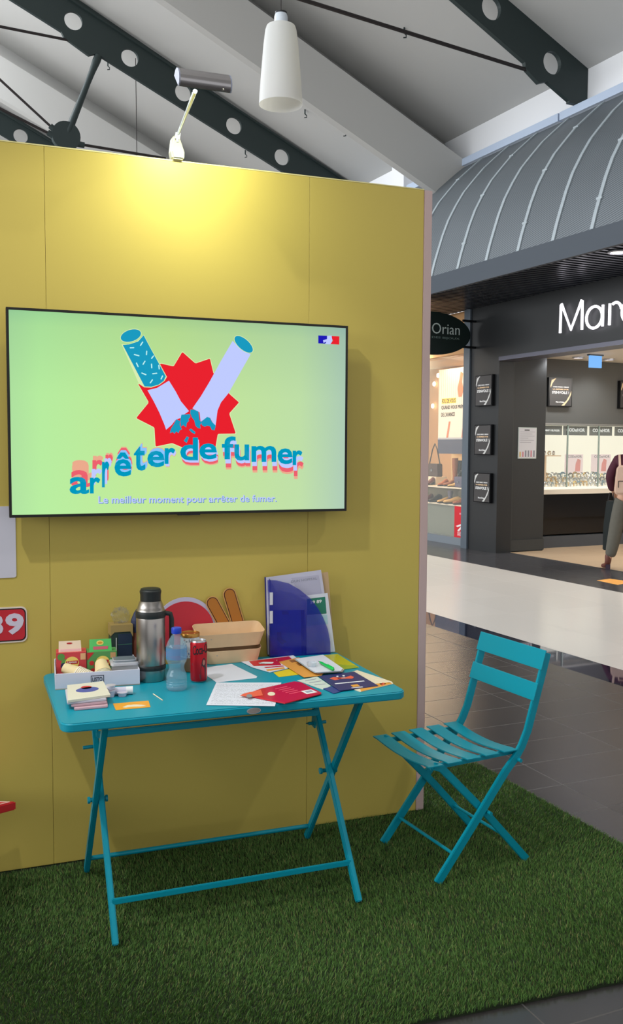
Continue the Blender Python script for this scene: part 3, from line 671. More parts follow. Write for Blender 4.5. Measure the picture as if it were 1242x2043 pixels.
# sheets
o, c, _ = sheet([(409, 1332), (462, 1325), (513, 1350), (511, 1353), (432, 1362), (409, 1346)], 'paper_sheet', 'blank white folded sheet behind the handwritten page', 'paper', paper, .0008)
z = TT+.0016
mb = MB(); quad = [(433, 1364), (556, 1364), (544, 1406), (418, 1405)]
P = [T(x, y, z) for x, y in ((431, 1362), (561, 1362), (548, 1409), (411, 1407))]; c = sum((p for p in P), Vector())/4
mb.slab([p-c for p in P], (0, 0, .0005), 0)
for s_ in strokes(quad, 15, 3, z): mb.slab([p-c+Vector((0, 0, .0005)) for p in s_], (0, 0, .0001), 1)
o = mb.build('handwritten_sheet', [paper, ink], loc=c); tag(o, 'white sheet covered in handwriting at the front of the table', 'paper')
sheet([(545, 1342), (576, 1335), (597, 1346), (556, 1351)], 'yellow_leaflet', 'small yellow leaflet peeking out between red leaflet and tan envelope', 'leaflet', yel)
sheet([(481, 1321), (496, 1319), (585, 1308), (597, 1318), (566, 1324), (574, 1334), (538, 1342), (503, 1332)], 'red_leaflet', 'open red and white leaflet in front of the wooden trays', 'leaflet', None, .0016, TT+.0014,
      [([(496, 1319.5), (576, 1309.5), (585, 1318), (557, 1321), (561, 1327), (506, 1329)], 1), ([(515, 1322.5), (526, 1320.5), (546, 1321), (543, 1324), (530, 1325), (518, 1325)], 2), ([(526, 1331), (565, 1328), (566, 1329.5), (530, 1333)], 1), ([(530, 1336), (566, 1331), (568, 1334), (534, 1339)], 3), ([(550, 1317), (556, 1316), (560, 1320), (555, 1321)], 2), ([(577, 1309.5), (585, 1308.6), (591, 1314), (583, 1315)], 2)], [paper, redp, whi, orp])
sheet([(640, 1308), (673, 1305), (716, 1332), (684, 1336), (655, 1322)], 'plastic_pocket', 'lime yellow translucent plastic pocket at the back right of the table', 'folder', mat('lime_plastic', (206, 200, 40), rough=.25, alpha=.85), .0010, TT+.0005, [([(668, 1325), (709, 1328), (714, 1332), (685, 1335.5)], 1)], [MATS['lime_plastic'], mat('lime_shade', (150, 170, 50), rough=.3)])
sheet([(556, 1321), (596, 1312), (648, 1341), (641, 1348), (606, 1352)], 'tan_envelope', 'tan printed envelope beside the white note pad', 'envelope', None, .0012, TT+.0032, [([(576, 1318), (586, 1316), (592, 1320), (582, 1322)], 1), ([(590, 1324), (599, 1322), (606, 1327), (598, 1329)], 1)], [orp, mat('tan_print', (150, 96, 44))])
# pad of magazines
pts = [(589, 1315), (644, 1307), (683, 1334), (680, 1339), (630, 1342), (621, 1337)]
cc = T(635, 1326); pad = thing('note_pad', 'stack of white booklets with curled pages under the green pen', 'booklets', cc)
for k, (m_, dx) in enumerate(((mat('page_pink', (226, 190, 186)), 3), (mat('page_brown', (150, 110, 80)), 1.5), (crm, 2), (mat('page_blue', (168, 196, 206)), -1.5), (paper, 0))):
    mb = MB(); z = TT+.0045+.0024*k; mb.slab([T(x+dx, y+abs(dx)*.7, z)-cc for x, y in pts], (0, 0, .0016)); mb.build('page', m_, pad)
zt = TT+.0045+.0024*5
pn = thing('green_pen', 'green pen with black tip lying on the white booklets', 'pen', T(650, 1328, zt+.005))
c = T(650, 1328, zt+.005); a1_, a2_ = T(638, 1321, zt+.006)-c, T(665, 1336, zt+.006)-c; dd = (a2_-a1_)
mb = MB(); mb.tube([a1_, a1_+dd*.12, a1_+dd*.8, a1_+dd*.98, a2_], [.0035, .0048, .0054, .005, .003], 12); mb.build('barrel', mat('pen_green', (20, 190, 80), rough=.3), pn, smooth=True)
mb = MB(); mb.tube([a1_-dd*.16, a1_-dd*.02, a1_], [.0007, .002, .0034], 10); mb.build('tip', m_black, pn, smooth=True)
mb = MB(); mb.slab([a1_+dd*.55+Vector((.000, 0, .0055)), a1_+dd*1.02+Vector((.000, 0, .0055)), a1_+dd*1.02+Vector((.002, .002, .0065)), a1_+dd*.55+Vector((.002, .002, .0065))], (0, 0, .001)); mb.build('pocket_clip', MATS['pen_green'], pn)
c = T(623, 1330, zt)
mb = MB(); mb.lathe([(.0145, 0), (.0175, .006), (.018, .014), (.0172, .014), (.0165, .007), (.0135, .001)], n=28); o = mb.build('plastic_dish', mat('clear_plastic', (214, 224, 232), rough=.08, alpha=.38), loc=c+Vector((0, .008, 0)), smooth=True); tag(o, 'small clear round dish on the white booklets left of the pen', 'dish')
# right hand group
sheet([(592, 1358), (632, 1350), (660, 1369), (643, 1376)], 'pale_leaflet', 'pale green white leaflet between red booklet and navy brochure', 'leaflet', None, .0008, TT+.0006, [([(608, 1358), (630, 1354), (631, 1355), (609, 1359)], 1), ([(616, 1362), (640, 1358), (641, 1359), (617, 1363)], 1), ([(626, 1366), (648, 1364), (649, 1365), (628, 1367)], 1)], [mat('leaf_mint', (200, 212, 200)), inkl])
sheet([(644, 1374), (662, 1370), (680, 1380), (665, 1384)], 'navy_card', 'small navy card sticking out below the navy brochure', 'card', mat('navy_card_ink', (50, 66, 130), rough=.4), .0008, TT+.0016)
sheet([(702, 1375), (719, 1381), (784, 1365), (781, 1361), (712, 1338), (690, 1345)], 'orange_brochure', 'cream and orange brochure under the navy one at the right table corner', 'brochure', None, .0022, TT+.0006, [([(714, 1345), (724, 1343), (780, 1361), (776, 1363)], 0), ([(716, 1371), (742, 1365), (778, 1361), (781, 1364), (720, 1379.5)], 1), ([(756, 1364), (764, 1362), (770, 1364), (762, 1368)], 2)], [crm, orp, coral])
o, c, _ = sheet([(636, 1350), (706, 1341), (754, 1369), (677, 1379)], 'navy_brochure', 'navy blue brochure with coral emblem and white title line', 'brochure', None, .0022, TT+.0032,
      [([(657, 1354), (664, 1351), (676, 1352), (690, 1351), (699, 1348), (706, 1351), (702, 1354), (690, 1354), (678, 1355), (668, 1357)], 1), ([(672, 1353.2), (688, 1351.6), (690, 1352.8), (674, 1354.4)], 2), ([(667, 1363.5), (725, 1358), (727, 1359.3), (669, 1365)], 2), ([(699, 1367), (712, 1365), (718, 1369), (704, 1371)], 3), ([(700, 1372), (722, 1370), (724, 1371), (702, 1373)], 2), ([(670, 1349), (674, 1348), (675, 1350), (672, 1351)], 2), ([(682, 1347.5), (686, 1347), (688, 1349), (684, 1349.6)], 2)], [navp, coral, whi, orp])
# red booklet
rb_ = thing('red_booklet', 'glossy red folded booklet lying on the handwritten sheet', 'booklet', T(565, 1384)+Vector((0, 0, .002)))
c = rb_.location.copy(); z = TT+.0030
mb = MB(); mb.slab([T(x, y, z)-c for x, y in [(492, 1386), (520, 1376), (586, 1361.5), (600, 1363), (641, 1384), (640, 1386), (568, 1405), (500, 1391)]], (0, 0, .004)); mb.build('cover', mat('glossy_red', (196, 18, 44), rough=.2), rb_, bevel=.001, seg=1)
mb = MB(); z2 = z+.0042; mb.slab([T(x, y, z2)-c for x, y in [(479, 1388), (488, 1384), (520, 1377), (524, 1388), (500, 1391)]], (0, 0, .0016)); mb.build('flap', coral, rb_)
mb = MB(); mb.slab([T(x, y, z2)-c for x, y in circ(541, 1384.5, 7.5, 20, 3.6)], (0, 0, .0006)); mb.build('round_sticker', crm, rb_)
mb = MB(); mb.slab([T(x, y, z2+.002)-c for x, y in circ(497, 1388.5, 6, 18, 3.2)], (0, 0, .0006)); mb.build('grey_dot', mat('grey_dot', (130, 136, 140)), rb_)
mb = MB(); mb.slab([T(x, y, z2)-c for x, y in [(600, 1379), (620, 1375.5), (633, 1381), (612, 1385)]], (0, 0, .0005), 0); mb.slab([T(x, y, z2+.0005)-c for x, y in [(607, 1379.5), (620, 1377), (625, 1380), (612, 1382.5)]], (0, 0, .0003), 1); mb.build('label_patch', [whi, inkl], rb_)
mb = MB()
for k in range(5): mb.slab([T(x, y, z2)-c for x, y in [(548+7*k, 1374+2.5*k), (572+7*k, 1369+2.5*k), (573+7*k, 1370+2.5*k), (549+7*k, 1375+2.5*k)]], (0, 0, .0003))
mb.build('print_lines', mat('print_pinkred', (226, 80, 110)), rb_)
# orange card and stick
sheet([(225, 1404), (296, 1398), (300, 1411), (231, 1417)], 'orange_card', 'orange business card with pale arc near the front left edge', 'card', None, .0006, None, [([(244, 1411), (254, 1407), (268, 1405.5), (282, 1406), (292, 1408), (280, 1409.5), (262, 1410), (250, 1412)], 1)], [mat('card_orange', (232, 160, 36), rough=.4), crm])
c = T(314, 1390, TT+.002); mb = MB(); mb.tube([T(305.5, 1384.5, TT+.002)-c, T(324, 1397, TT+.002)-c], .0017, 8); o = mb.build('wooden_stirrer', crm, loc=c); tag(o, 'short pale stirring stick lying alone on the table', 'stirrer')
# tea bag packets
pk = [(152, 1408, 58), ]
zz = TT+.0006
lay = [([(146, 1392), (212, 1387), (215, 1412), (148, 1418)], mat('packet_rose', (206, 170, 178), rough=.5), 'pink tea bag packet, lowest of the stack'),
       ([(140, 1388), (208, 1382), (213, 1404), (142, 1411)], mat('packet_rose2', (196, 164, 172), rough=.5), 'pink tea bag packet, second from the bottom of the stack'),
       ([(130, 1379), (206, 1373), (212, 1398), (134, 1406)], mat('packet_grey', (200, 196, 206), rough=.5), 'pale tea bag packet under the top one'),
       ([(134, 1371), (206, 1363), (220, 1390), (135, 1402)], mat('packet_cream', (222, 218, 198), rough=.5), 'cream tea bag packet with blue oval emblem on top of the stack')]
for k, (pts, m_, lab) in enumerate(lay):
    z = TT+.0006+.0075*k; dz = 7.5*.6*k*0
    deco = []; ms = [m_, mat('emblem_blue', (80, 90, 160)), mat('emblem_red', (206, 60, 60))]
    if k == 3:
        deco = [([(x, y) for x, y in circ(174, 1376, 23, 22, 5.0, -.10)], 1), ([(x, y) for x, y in circ(172, 1371.5, 11, 16, 3.2, -.06)], 2)]
        for j in range(14):
            x = 150+4*j; deco.append(([(x, 1390-.1*j), (x+1.5, 1386-.1*j), (x+2.2, 1386-.1*j), (x+.8, 1390.5-.1*j)], 0))
    P = [T(x, y, z) for x, y in pts]; c = sum((p for p in P), Vector())/4
    mb = MB(); mb.slab([p-c for p in P], (0, 0, .0068), 0)
    for dp, mi in deco: mb.slab([T(x, y, z+.0068)-c for x, y in dp], (0, 0, .0003), mi)
    o = mb.build('tea_bag_packet', ms, loc=c, bevel=.0015 if not deco else 0); tag(o, lab, 'tea bag', 'tea bag packets stacked in front of the white tray')
# little pots and roll
potm = mat('pot_lilac', (206, 204, 222), rough=.35)
def pot(px, py, r, h, lab, z0=TT):
    c = T(px, py, z0); c = Vector((c.x, c.y+r*.8, z0+.0003)); t_ = thing('creamer_pot', lab, 'creamer', c, 0, 'small white creamer pots by the tray')
    mb = MB(); mb.lathe([(r*.72, 0), (r*.92, h*.75), (r*.92, h*.8)], n=24); mb.build('cup', potm, t_, smooth=True)
    mb = MB(); mb.lathe([(r, h*.8), (r*1.02, h*.86), (r, h*.92), (.0001, h*.95)], n=24); mb.build('foil_lid', mat('foil_lid', (214, 208, 220), rough=.3, metal=.3), t_, smooth=True); return c
pot(222, 1392, .0155, .024, 'small white creamer pot nearest the tea packets, lower one'); 
c = T(222, 1392, TT); c = Vector((c.x, c.y+.0124, TT+.024)); t_ = thing('creamer_pot', 'small white creamer pot sitting on top of another near the tea packets', 'creamer', c, 0, 'small white creamer pots by the tray')
mb = MB(); mb.lathe([(.011, 0), (.0142, .012)], n=24); mb.build('cup', potm, t_, smooth=True); mb = MB(); mb.lathe([(.0155, .012), (.0158, .014), (.0001, .015)], n=24); mb.build('foil_lid', MATS['foil_lid'], t_, smooth=True)
pot(245, 1391, .0165, .014, 'low white creamer pot standing alone right of the stacked pair')
c = T(245, 1378, TT+.0125); rl = thing('creamer_roll', 'clear sleeve of white creamer pots lying before the tray', 'creamer pack', c)
mb = MB(); mb.tube([(-.032, .004, 0), (.010, .000, 0)], .0125, 18); mb.build('pots', potm, rl, smooth=True); mb = MB(); mb.tube([(.010, 0, 0), (.031, -.003, 0)], .0128, 18); mb.build('end_label', whi, rl, smooth=True)

# white tray LISTO
a0_, a1_ = T(110, 1377), T(279, 1366); dx = (a1_-a0_); wT = dx.length; rz = math.atan2(dx.y, dx.x); dT = .225; hT = .052
tr = thing('cardboard_tray', 'white open cardboard tray marked LISTO holding tea boxes and cups', 'tray', a0_+Vector((0, 0, .0005)), rz)
trm = mat('tray_white', (214, 212, 226), rough=.6); tri = mat('tray_inside', (196, 176, 150), rough=.8)
def TR(x, y, z): # tray local -> world
    return a0_+Vector((math.cos(rz)*x-math.sin(rz)*y, math.sin(rz)*x+math.cos(rz)*y, z))
mb = MB(); mb.box((0, 0, 0), (wT, dT, .003), 1); mb.build('base', [trm, tri], tr)
for nm, A_, B_ in (('front_wall', (0, 0, 0), (wT, .003, hT)), ('rear_wall', (0, dT-.003, 0), (wT, dT, hT)), ('side_wall', (0, .003, 0), (.003, dT-.003, hT)), ('side_wall', (wT-.003, .003, 0), (wT, dT-.003, hT))):
    mb = MB(); mb.box(A_, B_); mb.build(nm, trm, tr, bevel=.0008, seg=1)
mb = MB(); cx = wT*.50; vs, fs = plate([(cx-.023, .014), (cx+.019, .014), (cx+.019, .040), (cx-.023, .040)], [[(cx-.021, .016), (cx-.021, .038), (cx+.017, .038), (cx+.017, .016)]], .0006)
mb.add([(v.x, -.0008+v.z, v.y) for v in vs], fs); fit_text(mb, 'LISTO', [(cx-.018, -.0004, .020), (cx+.014, -.0004, .020), (cx-.018, -.0004, .034)], (0, -.0006, 0), 0, .02); mb.build('lettering', ink, tr)
# tea boxes
def teabox(x0, x1, y0, dep, h, flap, lab, mats, style):
    b0 = TR(x0, y0, .0037); t_ = thing('tea_box', lab, 'tea box', b0, rz)
    w_ = x1-x0
    mb = MB(); mb.box((0, 0, 0), (w_, dep, h), 0)
    f = -.0004
    if style == 'berry':
        mb.slab([(x, f, z) for x, z in circ(w_*.30, h*.62, .014, 16)], (0, -.0003, 0), 3); mb.slab([(x, f, z) for x, z in circ(w_*.25, h*.52, .011, 16)], (0, -.0004, 0), 4)
        mb.slab([(x, f, z) for x, z in circ(w_*.16, h*.85, .012, 16)], (0, -.0003, 0), 3)
        mb.box((w_*.80, f-.0004, h*.72), (w_*.97, f, h*.95), 5)
    else:
        for cx_, cz_, r_ in ((.15, .60, .008), (.2, .3, .010), (.28, .48, .006), (.8, .55, .008), (.88, .3, .009)): mb.slab([(x, f, z) for x, z in circ(w_*cx_, h*cz_, r_, 14)], (0, -.0003, 0), 4)
        mb.slab([(0, f, h*.72), (w_*.02, f, h*.72), (w_*.24, f, h*.99), (0, f, h*.99)], (0, -.0003, 0), 4); mb.box((w_*.78, f-.0004, h*.76), (w_*.96, f, h*.96), 5)
    mb.slab([(x, f-.0004, z) for x, z in circ(w_*.52, h*.62, .0225, 26, .021)], (0, -.0006, 0), 1)
    mb.slab([(w_*.52-.020, f-.001, h*.57), (w_*.52+.019, f-.001, h*.58), (w_*.52+.020, f-.001, h*.70), (w_*.52-.019, f-.001, h*.69)], (0, -.0005, 0), 2)
    fit_text(mb, 'Lipton', [(w_*.52-.015, f-.0015, h*.595), (w_*.52+.015, f-.0015, h*.60), (w_*.52-.015, f-.0015, h*.685)], (0, -.0003, 0), 6, .02)
    mb.build('carton', mats, t_)
    fw_ = w_*.76; fx = w_*.08+ (0 if style == 'berry' else .0)
    mb = MB(); A_ = [(fx, .012, h), (fx+fw_, .012, h), (fx+fw_-.002, .018, h+flap), (fx+.001, .018, h+flap)]
    mb.slab(A_, (0, .0012, 0), 7)
    def fq(u, v, d=0): return Vector((fx+fw_*u, .012+.006*v-d, h+flap*v))
    if style == 'berry':
        mb.slab([fq(u, v, .0003) for u, v in circ(.48, .78, .13, 14, .08)], (0, -.0003, 0), 2); mb.slab([fq(.08, .08, .0003), fq(.95, .08, .0003), fq(.95, .26, .0003), fq(.08, .26, .0003)], (0, -.0003, 0), 8)
    else:
        mb.slab([fq(u, v, .0003) for u, v in circ(.48, .70, .16, 18, .20)], (0, -.0003, 0), 1); mb.slab([fq(u, v, .0005) for u, v in circ(.48, .70, .11, 14, .09)], (0, -.0003, 0), 9); mb.slab([fq(.18, .14, .0003), fq(.82, .14, .0003), fq(.84, .40, .0003), fq(.16, .40, .0003)], (0, -.0003, 0), 8)
    mb.build('lid_flap', mats, t_)
ym = mat('logo_yellow', (240, 214, 110)); lr = mat('logo_red', (176, 30, 34)); lg = mat('leaf_green', (90, 150, 70)); 
teabox(.006, .104, .11, .065, .093, .036, 'red berry tea box with yellow round logo and open pale lid, left in tray', [mat('berry_red', (206, 66, 74), rough=.45), ym, lr, lg, mat('berry_blue', (44, 44, 84)), mat('tab_peach', (226, 176, 130)), whi, mat('flap_cream', (240, 216, 190), rough=.6), mat('flap_pink', (236, 190, 186)), lr], 'berry')
teabox(.106, .204, .10, .065, .092, .040, 'green tea box with yellow round logo and open green lid, in tray', [mat('tea_green', (84, 150, 84), rough=.45), ym, lr, lg, mat('cherry', (190, 40, 44)), mat('tab_brown', (196, 150, 100)), whi, mat('flap_green', (90, 196, 104), rough=.5), mat('flap_rose', (216, 96, 116)), mat('logo_gold', (220, 150, 40))], 'green')
# paper cup stack, one tilted
cupm = mat('cup_cream', (226, 206, 158), rough=.6); cupr = mat('cup_rim', (244, 238, 224), rough=.5)
p0 = TR(.030, .075, .055); p1 = TR(.112, .028, .022); ax = (p1-p0).normalized(); rot = ax.to_track_quat('Z', 'Y').to_matrix().to_4x4()
for k in range(8):
    pos = p0+ax*(.0062*k) 
    mb = MB(); mb.lathe([(.0165, 0), (.0205, .030), (.0235, .052), (.0222, .052), (.0195, .030), (.0155, .002)], n=26, mis=[0, 0, 1, 0, 0]); mb.lathe([(.0225, .0495), (.0262, .0505), (.0262, .0525), (.0225, .0535)], n=26, mi=1)
    me_o = mb.build('paper_cup', [cupm, cupr], smooth=True); me_o.matrix_world = Matrix.Translation(pos) @ rot
    tag(me_o, 'cream paper cup nested in the tilted stack at the left of the tray', 'cup', 'nested paper cups in the tray')
clr = mat('cup_clear', (236, 230, 200), rough=.2, alpha=.55)
p0 = TR(.150, .080, .062); p1 = TR(.158, .010, .020); ax = (p1-p0).normalized(); rot = ax.to_track_quat('Z', 'Y').to_matrix().to_4x4()
for k in range(4):
    mb = MB(); mb.lathe([(.0001, 0), (.020, 0), (.025, .030), (.030, .055), (.0288, .055), (.024, .030)], n=28)
    o = mb.build('plastic_cup', [clr if k else cupm], smooth=True); o.matrix_world = Matrix.Translation(p0+ax*(.006*k)) @ rot
    tag(o, 'translucent cream cup nested in the stack in front of the green tea box', 'cup', 'nested translucent cups in the tray')
# clear food box
fb_ = thing('food_box', 'clear plastic food box with pale lid and dark snacks in the tray', 'food box', TR(.182, .035, .022), rz)
mb = MB(); mb.slab([(.006, .006, 0), (.082, .006, 0), (.082, .070, 0), (.006, .070, 0)], (0, 0, .004)); mb.box((.0, .0, .004), (.088, .0015, .036)); mb.box((0, .0745, .004), (.088, .076, .036)); mb.box((0, 0, .004), (.0015, .076, .036)); mb.box((.0865, 0, .004), (.088, .076, .036))
mb.build('tub', mat('tub_clear', (220, 226, 230), rough=.08, alpha=.35), fb_)
mb = MB(); mb.slab([(x, y, .036) for x, y in rrect(-.003, -.003, .091, .079, .012)], (0, 0, .010)); mb.slab([(x, y, .046) for x, y in rrect(.006, .006, .082, .070, .010)], (0, 0, .008), 1)
mb.build('lid', [mat('lid_frost', (226, 228, 236), rough=.15, alpha=.7), mat('lid_top', (130, 142, 150), rough=.2, alpha=.8)], fb_, bevel=.002)
mb = MB()
for k in range(16):
    x, y = .010+.0045*k, .012+(k*37 % 50)*.001; mb.box((x, y, .005), (x+.010, y+.012, .016+(k % 3)*.005), k % 3)
mb.build('snacks', [mat('snack_dark', (40, 34, 44)), mat('snack_red', (180, 50, 60)), mat('snack_silver', (190, 190, 196), rough=.2, metal=.6)], fb_)['kind'] = 'stuff'
# dark box and cellophane
db = at(222, 1300, 1, 3.245); db1 = at(264, 1300, 1, 3.245); zt_ = at(240, 1247, 1, 3.245).z
bx_ = thing('chocolate_box', 'dark green and navy carton with tan top behind the tea boxes', 'box', (db.x, 3.245, TT+.0005))
w_ = db1.x-db.x; hB = zt_-TT
mb = MB(); mb.box((0, 0, 0), (w_, .062, hB-.025)); mb.build('carton', mat('box_darkgreen', (38, 58, 52), rough=.4), bx_, bevel=.001, seg=1)
mb = MB(); mb.box((w_*.32, -.0015, hB*.30), (w_*.98, 0, hB*.80), 0); mb.box((w_*.30, -.0018, hB*.56), (w_*.98, -.0015, hB*.575), 1); mb.box((w_*.22, -.0018, hB*.40), (w_*.25, -.0003, hB*.72), 2); mb.build('front_label', [mat('box_navy', (34, 50, 72), rough=.4), mat('line_green', (60, 110, 90)), whi], bx_)
mb = MB(); mb.slab([(-.002, -.002, hB-.038), (w_*.15, -.0025, hB-.025), (w_*.9, -.0025, hB-.025), (w_+.002, -.002, hB-.045), (w_+.002, -.002, hB), (-.002, -.002, hB)], (0, .066, 0)); mb.build('tan_lid', mat('box_tan', (160, 136, 84), rough=.5), bx_)
mb = MB(); rnd = random.Random(5); n1, n2 = 10, 16; vs = []
for i in range(n1+1):
    for j in range(n2):
        th = math.pi*i/n1; ph = 2*math.pi*j/n2; r_ = .029*(1+rnd.uniform(-.42, .30)); vs.append((r_*math.sin(th)*math.cos(ph)*1.05, r_*math.sin(th)*math.sin(ph)*.8, .027+r_*math.cos(th)*.95))
fs = [(i*n2+j, i*n2+(j+1) % n2, (i+1)*n2+(j+1) % n2, (i+1)*n2+j) for i in range(n1) for j in range(n2)]
mb.add(vs, fs); o = mb.build('cellophane_bag', mat('cellophane', (150, 150, 140), rough=.05, alpha=.16, spec=1.0), loc=(db.x+w_*.52, 3.275, zt_+.002)); tag(o, 'crumpled shiny cellophane bag lying on the dark carton', 'bag')
# wrapped pouch behind flask
pp_ = at(271, 1255, 1, 3.26); zt2 = at(271, 1216, 1, 3.26).z
po = thing('gift_pouch', 'brown pouch with gathered navy top behind the steel flask', 'pouch', (pp_.x+.004, 3.27, TT+.0005))
hp = pp_.z-TT
mb = MB(); mb.lathe([(.020, 0), (.024, .02), (.023, hp*.7), (.016, hp), (.0001, hp)], n=16); mb.build('body', mat('pouch_brown', (120, 62, 44), rough=.5), po, smooth=True)
mb = MB(); mb.lathe([(.019, hp-.012), (.021, hp+.01), (.020, hp+.03), (.010, zt2-TT-.015), (.0001, zt2-TT)], n=9); mb.build('gathered_top', mat('pouch_navy', (44, 52, 84), rough=.5), po)
# steel flask
fk = thing('vacuum_flask', 'tall brushed steel vacuum flask with black cup lid and black bands', 'vacuum flask', (.588, 3.082, TT+.0005))
def steel_m():
    m = mat('brushed_steel', (176, 170, 164), rough=.28, metal=1.0); nt = m.node_tree; b = nt.nodes['Principled BSDF']; b.inputs['Anisotropic'].default_value = .6; return m
stl = steel_m(); blk = mat('black_rubber', (34, 38, 38), rough=.45)
mb = MB(); mb.lathe([(.0455, 0), (.0475, .003), (.0475, .038)], n=48); mb.build('base_ring', stl, fk, smooth=True)
mb = MB(); mb.lathe([(.0490, .038), (.0500, .040), (.0500, .053), (.0490, .055)], n=48); mb.build('lower_band', blk, fk, smooth=True)
mb = MB(); mb.lathe([(.0482, .055), (.0485, .057), (.0485, .213), (.0482, .214)], n=48); mb.build('body', stl, fk, smooth=True)
mb = MB(); mb.lathe([(.0490, .214), (.0502, .216), (.0502, .235), (.0490, .237)], n=48); mb.build('upper_band', blk, fk, smooth=True)
mb = MB(); mb.lathe([(.0475, .237), (.0460, .243), (.0448, .245), (.0430, .252), (.0380, .266), (.0360, .270)], n=48); mb.build('shoulder', stl, fk, smooth=True)
mb = MB(); mb.lathe([(.0335, .270), (.0345, .274), (.0345, .292), (.0360, .298), (.0362, .304), (.0335, .307), (.0335, .310), (.0300, .312), (.0001, .312)], n=40); mb.build('cup_lid', blk, fk, smooth=True)
mb = MB(); mb.tube([(.046, -.004, .226), (.066, -.006, .222), (.070, -.006, .205), (.070, -.006, .12), (.066, -.006, .105), (.046, -.004, .100)], .0085, 10); mb.build('handle', blk, fk, smooth=True)
# water bottle
bt = thing('water_bottle', 'small half full clear plastic water bottle with blue cap', 'bottle', (.642, 2.928, TT+.0005))
plast = mat('pet_plastic', (165, 205, 222), rough=.05, alpha=.24, spec=1.0)
prof = [(.028, 0), (.0335, .006), (.034, .012), (.0325, .016), (.034, .020), (.0325, .024), (.034, .028), (.0325, .032), (.0338, .037), (.0335, .046), (.030, .056), (.0255, .066), (.0245, .075), (.027, .084), (.0325, .094), (.034, .100), (.034, .140), (.0325, .146), (.027, .160), (.019, .172), (.0135, .180), (.0125, .186)]
mb = MB(); mb.lathe(prof, n=36); mb.build('body', plast, bt, smooth=True)
mb = MB(); mb.lathe([(r_*.96, z_) for r_, z_ in prof[:14]]+[(.0001, .084)], n=32); mb.build('water', mat('water_tint', (70, 150, 180), rough=.02, alpha=.16, spec=.8), bt, smooth=True)
mb = MB(); mb.lathe([(.0345, .102), (.0345, .139)], n=36)
mb.f = mb.f[:-2]; mb.m = mb.m[:-2]; mb.build('label', mat('label_blue', (80, 150, 205), rough=.2, alpha=.5), bt, smooth=True)
mb = MB(); mb.lathe([(.0155, .184), (.0165, .186), (.0165, .200), (.0155, .203), (.0001, .203)], n=28); mb.build('cap', mat('cap_blue', (30, 66, 190), rough=.35), bt, smooth=True)
# drink can
cn = thing('drink_can', 'slim red drink can with black script and printed figure', 'can', (.735, 3.008, TT+.0005))
rc = .0282
mb = MB(); mb.lathe([(.022, 0), (.0265, .004), (rc, .010), (rc, .128), (.0262, .135)], n=40, mis=[1, 0, 0, 0]); 
def wrap(mb, vs, fs, ang0, mi, r_):
    mb.add([(r_*math.cos(ang0+v.x/r_), r_*math.sin(ang0+v.x/r_), v.y) for v in vs], fs, mi)
def wrap_poly(mb, pts, ang0, mi, r_): 
    # fan of thin cells so the patch follows the cylinder
    wrap(mb, [Vector((x, z, 0)) for x, z in pts], [tuple(range(len(pts)))], ang0, mi, r_)
vs, fs = glyphs('Coca-Cola', .02, 0, .9, 3); 
xs = [v.x for v in vs]; s_ = .074/(max(xs)-min(xs)); ang = -math.pi/2-.16
wrap(mb, [Vector(((v.x)*s_-.030, .094+v.y*s_*2.3+ (v.x*s_)*.12, 0)) for v in vs], fs, ang+.2, 2, rc+.0004)
fig = [([(.004, .012), (.024, .012), (.026, .05), (.020, .066), (.008, .064), (.004, .045)], 3), ([(.007, .060), (.010, .078), (.016, .084), (.023, .078), (.025, .058), (.016, .05)], 3), ([(.011, .064), (.012, .074), (.017, .078), (.021, .072), (.020, .062), (.016, .058)], 4), ([(-.026, .058), (.004, .056), (.004, .064), (-.026, .066)], 5), ([(-.020, .010), (.004, .012), (.002, .03), (-.018, .02)], 5)]
for i_, (pts, mi) in enumerate(fig): wrap_poly(mb, [(x+.0, z) for x, z in pts], ang, mi, rc+.0006+.0003*(mi == 4))
mb.build('body', [mat('can_red', (186, 16, 32), rough=.3, metal=.3), mat('can_alu', (200, 202, 206), rough=.3, metal=.9), mat('can_black', (44, 20, 24), rough=.4), mat('can_dark', (60, 34, 44), rough=.4), mat('can_skin', (186, 120, 104)), mat('can_grey', (110, 60, 66))], cn, smooth=True)
mb = MB(); mb.lathe([(.0262, .135), (.0248, .138), (.0245, .1405), (.0235, .1405), (.023, .137), (.0001, .137)], n=36); mb.build('rim', MATS['can_alu'], cn, smooth=True)
# tin behind
ti = thing('food_tin', 'white dotted tin with gold lid behind the water bottle', 'tin', (.742, 3.165, TT+.0005))
hz = at(374, 1262, 1, 3.165).z-TT
mb = MB(); mb.lathe([(.031, 0), (.033, .002), (.033, .05), (.033, hz-.014)], n=36, mis=[0, 0, 1]); rnd = random.Random(2)
for k in range(60):
    a_ = rnd.uniform(-2.6, -.5); zz_ = rnd.uniform(.055, hz-.02); s_ = .0022; wrap_poly(mb, [(-s_, zz_-s_), (s_, zz_-s_*.6), (s_*.7, zz_+s_), (-s_, zz_+s_*.5)], a_, 2+k % 3, .0334)
mb.build('body', [mat('tin_tan', (150, 116, 84), rough=.5), mat('tin_white', (220, 222, 224), rough=.4), mat('dot_grey', (120, 130, 140)), mat('dot_red', (196, 80, 80)), mat('dot_blue', (90, 120, 180))], ti, smooth=True)
mb = MB(); mb.lathe([(.0345, hz-.014), (.0350, hz-.003), (.0330, hz), (.0325, hz-.003), (.0001, hz-.003)], n=36); mb.build('lid', mat('gold_lid', (190, 140, 70), rough=.3, metal=.8), ti, smooth=True)
